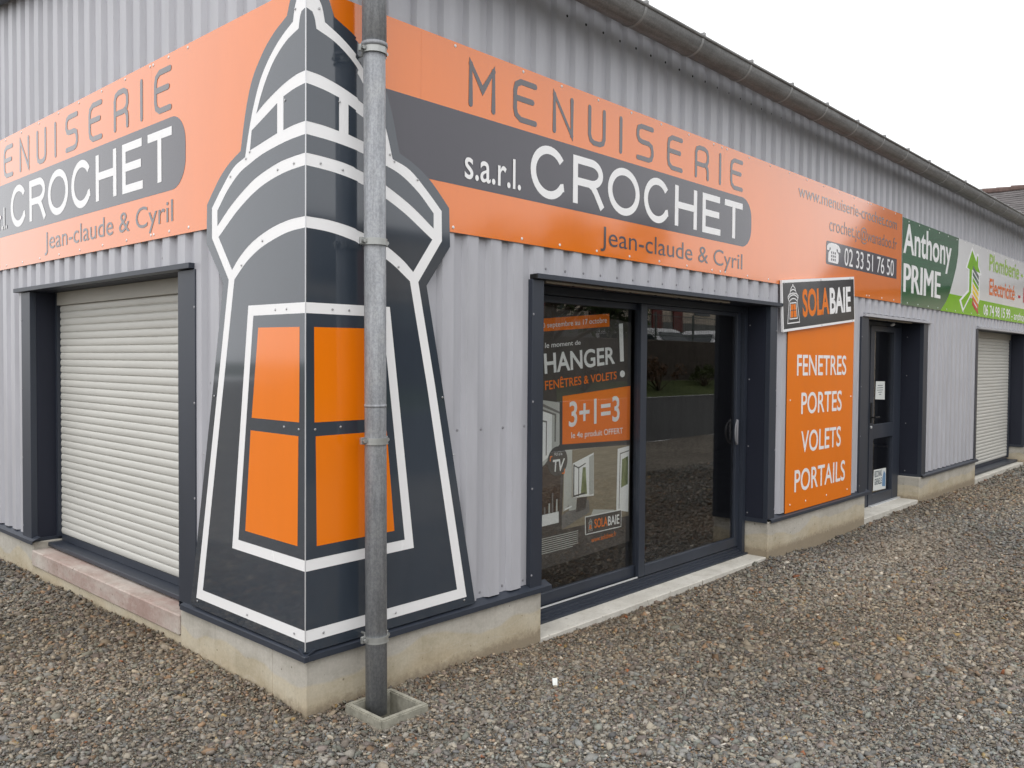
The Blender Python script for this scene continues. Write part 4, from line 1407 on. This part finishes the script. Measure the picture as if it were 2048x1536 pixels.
pp('picture_curtain', [(2.64, 1.05), (2.695, 1.068), (2.70, .77), (2.645, .77)], 'poster_pale', .0032)
pp('picture_frame', [(2.455, 1.012), (2.515, .985), (2.60, 1.012), (2.60, 1.004), (2.515, .976), (2.455, 1.002)], 'poster_black', .0034)
pp('picture_frame', [(2.455, .785), (2.60, .795), (2.60, .785), (2.455, .772)], 'poster_black', .0034)
pp('picture_frame', [(3.03, 1.05), (3.15, 1.065), (3.15, 1.057), (3.038, 1.042), (3.030, .62), (3.022, .62)], 'poster_grey', .0034)
pp('picture_table', [(2.36, .70), (2.44, .715), (2.44, .705), (2.36, .688)], 'poster_white', .0040)
pp('picture_floor', [(2.70, .655), (2.96, .62), (2.96, .60), (2.66, .60)], 'poster_pale', .0030)
pp('picture_sofa', [(2.327, .66), (2.45, .70), (2.64, .74), (2.655, .64), (2.33, .556)], 'poster_grey', .0034)
pp('picture_cushion', [(2.40, .77), (2.50, .77), (2.49, .68), (2.41, .68)], 'poster_pale', .0038)
pp('picture_cushion', [(2.50, .76), (2.62, .76), (2.60, .67), (2.49, .66)], 'poster_black', .0037)
pp('picture_dark_corner', [(2.0, 1.03), (2.317, 1.037), (2.300, .690), (2.0, .685)], 'poster_brown')
pp('picture_floor', [(2.0, .688), (2.294, .693), (2.296, .611), (2.0, .605)], 'poster_white')
for k, (a, h) in enumerate(((2.13, .05), (2.18, .07), (2.215, .14), (2.262, .09))):
    pp('picture_vase', [(a, .69), (a + .018, .69), (a + .016, .69 + h), (a + .002, .69 + h)], 'poster_pale' if k % 2 else 'poster_grey', .0030)
pp('round_badge', [(2.275 + .110 * math.cos(t), 1.050 + .105 * math.sin(t)) for t in [math.pi * i / 16 for i in range(32)]], 'poster_black', .0040)
text('lettering', 'TV', ((2.209, 1.06), (2.342, 1.062), (2.335, .978), (2.219, .981)), PO, .0046, M['poster_white'], po, ref='c', bold=.02, shear=.1)
text('lettering', 'VU à la', ((2.235, 1.112), (2.325, 1.110), (2.325, 1.090), (2.235, 1.090)), PO, .0046, M['poster_white'], po, ref='c')
for pts in ([(2.19, 1.09), (2.215, 1.092), (2.215, 1.084), (2.197, 1.082), (2.197, 1.055), (2.19, 1.055)], [(2.355, .99), (2.355, .955), (2.325, .955), (2.325, .963), (2.348, .963), (2.348, .99)]):
    pp('badge_corner', pts, 'poster_orange', .0046)
pp('brand_label', [(2.598, .614), (3.057, .612), (3.056, .475), (2.604, .476)], 'poster_white', .0040)
pp('brand_label', [(2.604, .607), (3.051, .605), (3.050, .482), (2.610, .483)], 'poster_black', .0044)
text('lettering', 'SOLA', ((2.711, .581), (2.874, .580), (2.876, .508), (2.712, .511)), PO, .005, M['poster_orange'], po, ref='b', bold=.02)
text('lettering', 'BAIE', ((2.880, .580), (3.027, .578), (3.030, .504), (2.882, .508)), PO, .005, M['poster_white'], po, ref='b', bold=.02)
small_lighthouse(PO, 2.662, .500, .024, .0285, .005, .003, po, M['poster_pale'], M['poster_orange'])
text('lettering', 'www.solabaie.fr', ((2.677, .433), (2.992, .439), (2.992, .415), (2.678, .409)), PO, .003, M['poster_orange'], po, ref='x')
bm = bmesh.new()
for k in range(8):
    z = .522 - .0148 * k
    prism(bm, [(2.06, z), (2.52 - (.06 if k == 7 else 0), z + .001), (2.52 - (.06 if k == 7 else 0), z - .0045), (2.06, z - .0065)], PO, .001, .002)
facing(bm, PO)
finish(bm, 'small_print', M['poster_pale'], po, recalc=False)

# paper notice and sticker on the entrance door
no = tag(empty('paper_notice', (8.58, .298, 1.3)), 'small white paper notice taped inside the upper glass of the entrance door', 'notice')
def NO(a, z, o):
    return Vector((a, .2985 - o, z))
plate('sheet', [(8.440, 1.312), (8.768, 1.300), (8.762, 1.530), (8.452, 1.535)], NO, 0, .0006, M['paper'], no)
bm = bmesh.new()
for z, w in ((1.485, .17), (1.455, .20), (1.427, .20), (1.40, .14), (1.372, .08)):
    prism(bm, rect(8.60 - w / 2, 8.60 + w / 2, z - .007, z), NO, .0006, .0010)
facing(bm, NO)
finish(bm, 'printed_lines', M['ink'], no, recalc=False)
st = tag(empty('door_sticker', (8.62, .298, .15)), 'pale sticker with dark block lettering in the lower glass of the entrance door', 'sticker')
plate('sheet', [(8.42, .172), (8.865, .158), (8.862, .425), (8.44, .432)], NO, 0, .0006, M['paper'], st)
text('lettering', 'RECONNU', q(8.465, 8.72, .335, .415), NO, .0012, M['ink'], st, ref='b', bold=.02)
text('lettering', 'GRENELLE', q(8.465, 8.72, .238, .318), NO, .0012, M['ink'], st, ref='b', bold=.02)
plate('picture', [(8.735, .20), (8.85, .19), (8.85, .35), (8.79, .40), (8.735, .30)], NO, .0006, .0010, M['paper_blue'], st)

# ------------------------------------------------------------------ litter on the gravel
for (x, y, rz, sz, lb) in ((1.205, -.582, .5, (.028, .045), 'small white paper scrap on the gravel right of the drain box'),
                           (13.43, -.33, .2, (.16, .06), 'white litter scrap on the gravel by the far roller shutter')):
    bm = bmesh.new()
    n = 5
    grid = [[bm.verts.new(((i / (n - 1) - .5) * sz[0], (j / (n - 1) - .5) * sz[1], .004 * math.sin(i * 1.3) * math.cos(j * .9) + random.uniform(0, .001))) for j in range(n)] for i in range(n)]
    for i in range(n - 1):
        for j in range(n - 1):
            bm.faces.new((grid[i][j], grid[i + 1][j], grid[i + 1][j + 1], grid[i][j + 1]))
    o = finish(bm, 'paper_scrap', M['paper'], None)
    o.location = (x, y, float(gz(x, y)) + .018)
    o.rotation_euler = (.75, .15, -.6 if sz[0] < .1 else rz)
    tag(o, lb, 'litter')

# ------------------------------------------------------------------ neighbouring house
def house():
    t = tag(empty('neighbour_house', (24, 0, 0)), 'slate roofed house with red brown ridge tiles beyond the far end of the shop', 'house')
    X, Zr = 24.0, 6.52
    y0, y1 = -6.0, 5.2
    ze, xe = 3.6, 19.6
    box('wall', xe + .4, 28.0, y0 + .3, y1 - .3, 0, 3.65, M['render_cream'], t)
    # slope facing the shop: courses of slates as stepped strips
    bm = bmesh.new()
    n = 40
    for i in range(n):
        t0, t1 = i / n, (i + 1) / n
        xa, xb = xe + (X - xe) * t0, xe + (X - xe) * t1
        za, zb = ze + (Zr - ze) * t0, ze + (Zr - ze) * t1
        k = 40
        for j in range(k):
            ya = y0 + (y1 - y0) * (j + .5 * (i % 2)) / k; yb = ya + (y1 - y0) / k - .008
            yb = min(yb, y1)
            up = .012 + random.uniform(0, .006)
            vs = [bm.verts.new(p) for p in ((xa, ya, za + up), (xa, yb, za + up), (xb + .03, yb, zb + .004), (xb + .03, ya, zb + .004))]
            bm.faces.new(vs)
    sl = finish(bm, 'slates', M['slate'], t, kind='stuff')
    bm = bmesh.new()
    vs = [bm.verts.new(p) for p in ((xe, y0, ze), (xe, y1, ze), (X, y1, Zr), (X, y0, Zr), (28.4, y1, ze), (28.4, y0, ze))]
    bm.faces.new((vs[0], vs[1], vs[2], vs[3])); bm.faces.new((vs[3], vs[2], vs[4], vs[5]))
    finish(bm, 'roof_deck', M['slate'], t)
    bm = bmesh.new()
    tube(bm, (X, 0, 0), (X, .38, .012), .10, 10, .115)
    r0 = finish(bm, 'ridge_tile', M['ridge'], t)
    r0.location = (0, y0, Zr - .01)
    k = 1
    y = y0 + .36
    while y < y1 - .2:
        o = r0.copy(); COL.objects.link(o); o.parent = t
        o.location = (0, y, Zr - .01 + random.uniform(-.008, .008))
        y += .36
    child_fix(t)
house()

# ------------------------------------------------------------------ across the yard (behind the camera, mirrored in the glass)
def sheet(name, x0, x1, ys, zs, mat):
    bm = bmesh.new()
    xs = np.linspace(x0, x1, 24)
    rows = [[bm.verts.new((x, y, z)) for x in xs] for y, z in zip(ys, zs)]
    for a, b in zip(rows[:-1], rows[1:]):
        for i in range(len(xs) - 1):
            bm.faces.new((a[i], a[i + 1], b[i + 1], b[i]))
    o = finish(bm, name, mat, None, kind='structure')
    return o
sheet('road', -60, 90, [-6.39, -8.5, -10.4], [-.012, .25, .66], M['asphalt'])
sheet('grass_bank', -60, 90, [-10.41, -11.98], [.665, 1.10], M['grass'])
sheet('upper_ground', -60, 90, [-12.3, -60], [1.15, 1.25], M['far_ground'])
o = sheet('far_field', -300, -40.02, [-300, 300], [-.02, -.02], M['far_ground'])
o = sheet('far_field', 60.02, 400, [-6.4, 300], [-.06, -.06], M['far_ground'])
rw = box('retaining_wall', -60, 90, -12.3, -12.0, .6, 2.50, M['retaining'], None, bev=.03)
tag(rw, 'long dark stone retaining wall across the road, mirrored in the sliding door', 'wall')
def fence():
    t = tag(empty('fence', (20, -12.15, 2.5)), 'low metal railing on top of the retaining wall, mirrored in the sliding door', 'fence')
    bm = bmesh.new()
    for z in (.15, .85):
        bx(bm, -20, 50, -12.17, -12.13, 2.5 + z, 2.53 + z)
    finish(bm, 'rail', M['fence_metal'], t)
    bm = bmesh.new()
    bx(bm, -20, -19.95, -12.18, -12.12, 2.5, 3.45)
    p = finish(bm, 'post', M['fence_metal'], t)
    for i in range(1, 29):
        o = p.copy(); COL.objects.link(o); o.parent = t; o.location.x = 2.5 * i
    bm = bmesh.new()
    for i in range(560):
        x = -20 + i * .125
        bx(bm, x, x + .012, -12.156, -12.144, 2.66, 3.34)
    finish(bm, 'bars', M['fence_metal'], t, kind='stuff')
    child_fix(t)
fence()

def blocks():
    t = tag(empty('opposite_building', (27, -19.3, 2.5)), 'cream rendered building with maroon panels across the road, mirrored in the sliding door', 'building')
    box('wall', 8, 46, -30, -19.3, 1.0, 6.0, M['render_cream'], t)
    box('roof', 7.7, 46.3, -30.3, -19.0, 6.0, 6.2, M['slate'], t)
    box('lower_wall', 8, 46, -19.30, -19.22, 1.0, 3.75, M['poster_grey'], t)
    for i, x in enumerate((11.5, 14.5, 19.0, 24.4, 28.2, 33.0, 34.95, 40.0, 43.5)):
        box('maroon_panel', x, x + .85, -19.22, -19.14, 3.3, 5.8, M['maroon'], t)
    for i, x in enumerate((12.9, 22.0, 30.2, 37.2)):
        w_ = box('window', x, x + 1.5, -19.29, -19.24, 4.2, 5.8, M['car_glass'], t)
    child_fix(t)
blocks()

def van(x, y, rz, lab, grp, scale=1.0):
    t = tag(empty('parked_van', (x, y, 1.16)), lab, 'van', grp)
    t.rotation_euler.z = rz
    prof = [(-2.3, .35), (-2.35, 1.0), (-2.25, 1.85), (-2.1, 2.0), (.7, 2.0), (1.1, 1.85), (1.75, 1.15), (2.35, .98), (2.5, .75), (2.5, .35)]
    bm = bmesh.new()
    L = [bm.verts.new((a, -.9, z)) for a, z in prof]; R_ = [bm.verts.new((a, .9, z)) for a, z in prof]
    n = len(prof)
    for i in range(n):
        j = (i + 1) % n
        bm.faces.new((L[i], L[j], R_[j], R_[i]))
    bm.faces.new(L); bm.faces.new(R_)
    bmesh.ops.recalc_face_normals(bm, faces=bm.faces)
    bmesh.ops.bevel(bm, geom=list(bm.edges), offset=.07, segments=2, affect='EDGES')
    finish(bm, 'body', M['van_white'], t)
    for s in (-1, 1):
        bm = bmesh.new()
        for pts in ([(.25, 1.22), (.25, 1.78), (.95, 1.74), (1.52, 1.22)], [(-1.95, 1.25), (-1.95, 1.80), (.12, 1.80), (.12, 1.25)]):
            vs = [bm.verts.new((a, s * .912, z)) for a, z in pts]
            bm.faces.new(vs)
        finish(bm, 'side_window', M['car_glass'], t)
        for wx in (-1.45, 1.6):
            bm = bmesh.new()
            tube(bm, (wx, s * .70, .35), (wx, s * .93, .35), .34, 20)
            wh = finish(bm, 'wheel', M['tyre'], t)
            bm = bmesh.new()
            tube(bm, (wx, s * .93, .35), (wx, s * .945, .35), .20, 14)
            finish(bm, 'rim', M['alu'], wh)
    bm = bmesh.new()
    vs = [bm.verts.new(p) for p in ((1.16, -.78, 1.80), (1.16, .78, 1.80), (1.76, .80, 1.20), (1.76, -.80, 1.20))]
    bm.faces.new(vs)
    for v in vs:
        v.co.x += .03; v.co.z += .02
    finish(bm, 'windscreen', M['car_glass'], t)
    for s in (-1, 1):
        box('headlight', 2.44, 2.52, s * .62 - .13, s * .62 + .13, .72, .88, M['alu'], t)
van(32.4, -15.7, math.radians(176), 'white van seen side on above the retaining wall, mirrored in the right pane', 'vans parked across the road')
van(28.5, -16.4, math.radians(98), 'white van parked nose first above the retaining wall, mirrored in the right pane', 'vans parked across the road')

# trees and shrubs: trunk, limbs, leaf clumps -------------------------------------------
def foliage(name, centers, n, size, parent, tone=(0.05, 0.075, 0.02)):
    c = np.array([p for p, r in centers]); r = np.array([q_ for p, q_ in centers])
    k = rng.integers(0, len(c), n)
    d = rng.normal(0, 1, (n, 3)); d /= np.linalg.norm(d, axis=1)[:, None]
    P = c[k] + d * (r[k] * rng.uniform(.25, 1, n) ** .5)[:, None]
    a = rng.normal(0, 1, (n, 3)); a /= np.linalg.norm(a, axis=1)[:, None]
    b = np.cross(a, rng.normal(0, 1, (n, 3))); b /= np.linalg.norm(b, axis=1)[:, None]
    s = size * rng.uniform(.6, 1.4, (n, 1))
    V = np.stack([P - a * s, P + b * s * .45, P + a * s, P - b * s * .45], 1).reshape(-1, 3)
    F = np.arange(n * 4).reshape(-1, 4)
    me = bpy.data.meshes.new(name)
    me.vertices.add(n * 4); me.vertices.foreach_set('co', V.reshape(-1))
    me.loops.add(n * 4); me.loops.foreach_set('vertex_index', F.reshape(-1).astype(np.int32))
    me.polygons.add(n); me.polygons.foreach_set('loop_start', np.arange(0, n * 4, 4, dtype=np.int32)); me.polygons.foreach_set('loop_total', np.full(n, 4, dtype=np.int32))
    me.update(calc_edges=True)
    col = np.array(tone)[None] * rng.uniform(.5, 1.6, (n, 1)) * np.array([1, 1, 1])
    ca = np.concatenate([np.repeat(col, 4, 0), np.ones((n * 4, 1))], 1).astype(np.float32)
    at = me.attributes.new('stone', 'FLOAT_COLOR', 'POINT'); at.data.foreach_set('color', ca.reshape(-1))
    return link(name, me, M['leaf'], parent)

def tree(x, y, z, h, r, n, lab, grp=None, tone=(0.05, 0.075, 0.02), seed=0):
    rr = random.Random(seed)
    t = tag(empty('tree', (x, y, z)), lab, 'tree', grp)
    bm = bmesh.new()
    top = Vector((rr.uniform(-.3, .3), rr.uniform(-.3, .3), h * .7))
    tube(bm, (0, 0, -.3), top * .5, h * .035, 10, h * .025)
    tube(bm, top * .5, top, h * .025, 10, h * .010)
    cs = [((0, 0, h * .75), r * .55)]
    for i in range(9):
        a = i * 2.4 + rr.uniform(-.4, .4)
        z0 = h * rr.uniform(.3, .6)
        e = Vector((math.cos(a) * r * rr.uniform(.5, .9), math.sin(a) * r * rr.uniform(.5, .9), z0 + h * rr.uniform(.1, .35)))
        tube(bm, (0, 0, z0), e, h * .012, 6, h * .004)
        cs.append((tuple(e), r * rr.uniform(.28, .48)))
    finish(bm, 'trunk', M['bark'], t)
    foliage('crown', cs, n, .085 * h / 5, t, tone)
tree(13.2, -8.9, .3, 5.2, 2.2, 5000, 'leafy tree by the road, mirrored dark in the top of the left pane', seed=3)
def tree_mass(name, spots, lab):
    cs = []
    bm = bmesh.new()
    for x, y, z, h, r in spots:
        tube(bm, (x, y, z - .2), (x, y, z + h * .6), .14, 8, .06)
        for k in range(8):
            a = rng.uniform(0, 6.28)
            cs.append(((x + r * .6 * math.cos(a), y + r * .6 * math.sin(a), z + h * rng.uniform(.35, .85)), r * rng.uniform(.35, .55)))
    t = foliage(name, cs, 13000, .10, None)
    tr = finish(bm, 'trunks', M['bark'], t, kind='stuff')
    tag(t, lab, 'trees', kind='stuff')
tree_mass('distant_trees', [(x, -18.5 + .7 * math.sin(x), 1.2, 4.0 + .7 * math.sin(2 * x), 2.4) for x in (4.5, 1, -3, -7, -11, -16, -21, 50, 54, 59)], 'band of leafy trees across the road behind the photographer')
tree_mass('distant_trees', [(-27 + math.sin(y), y, 0, 3.9 + .7 * math.sin(y * 1.3), 2.5) for y in range(-14, 30, 4)], 'band of leafy trees at the left side of the yard')
def shrub(x, y, z, r, lab, seed, tone):
    rr = random.Random(seed)
    t = tag(empty('shrub', (x, y, z)), lab, 'shrub', 'shrubs on the grass bank')
    bm = bmesh.new()
    cs = []
    for i in range(16):
        e = Vector((rr.uniform(-r, r) * 1.3, rr.uniform(-r, r) * .5, r * rr.uniform(.5, 1.2)))
        tube(bm, (0, 0, 0), e, .02, 5, .008)
        cs.append((tuple(e), r * rr.uniform(.12, .3)))
    finish(bm, 'stem', M['bark'], t)
    foliage('leaves', cs, 900, .05, t, tone)
for i, (x, y, z, r) in enumerate(((21.0, -11.0, .8, .8), (24.4, -11.3, .9, .6), (17.5, -11.2, .85, .7), (27.5, -11.4, .95, .7))):
    shrub(x, y, z, r, ('red leaved shrub on the grass bank, mirrored in the middle of the right pane', 'small green shrub on the grass bank, mirrored right of the red leaved one',
                        'brown leaved shrub on the grass bank, farthest left of the four', 'green shrub on the grass bank, farthest right of the four')[i], 60 + i, (0.10, 0.05, 0.02) if i % 2 == 0 else (0.06, 0.08, 0.02))

for r_ in (sR, sL, lhs, ps, bs, pb, po, no, st):
    child_fix(r_)
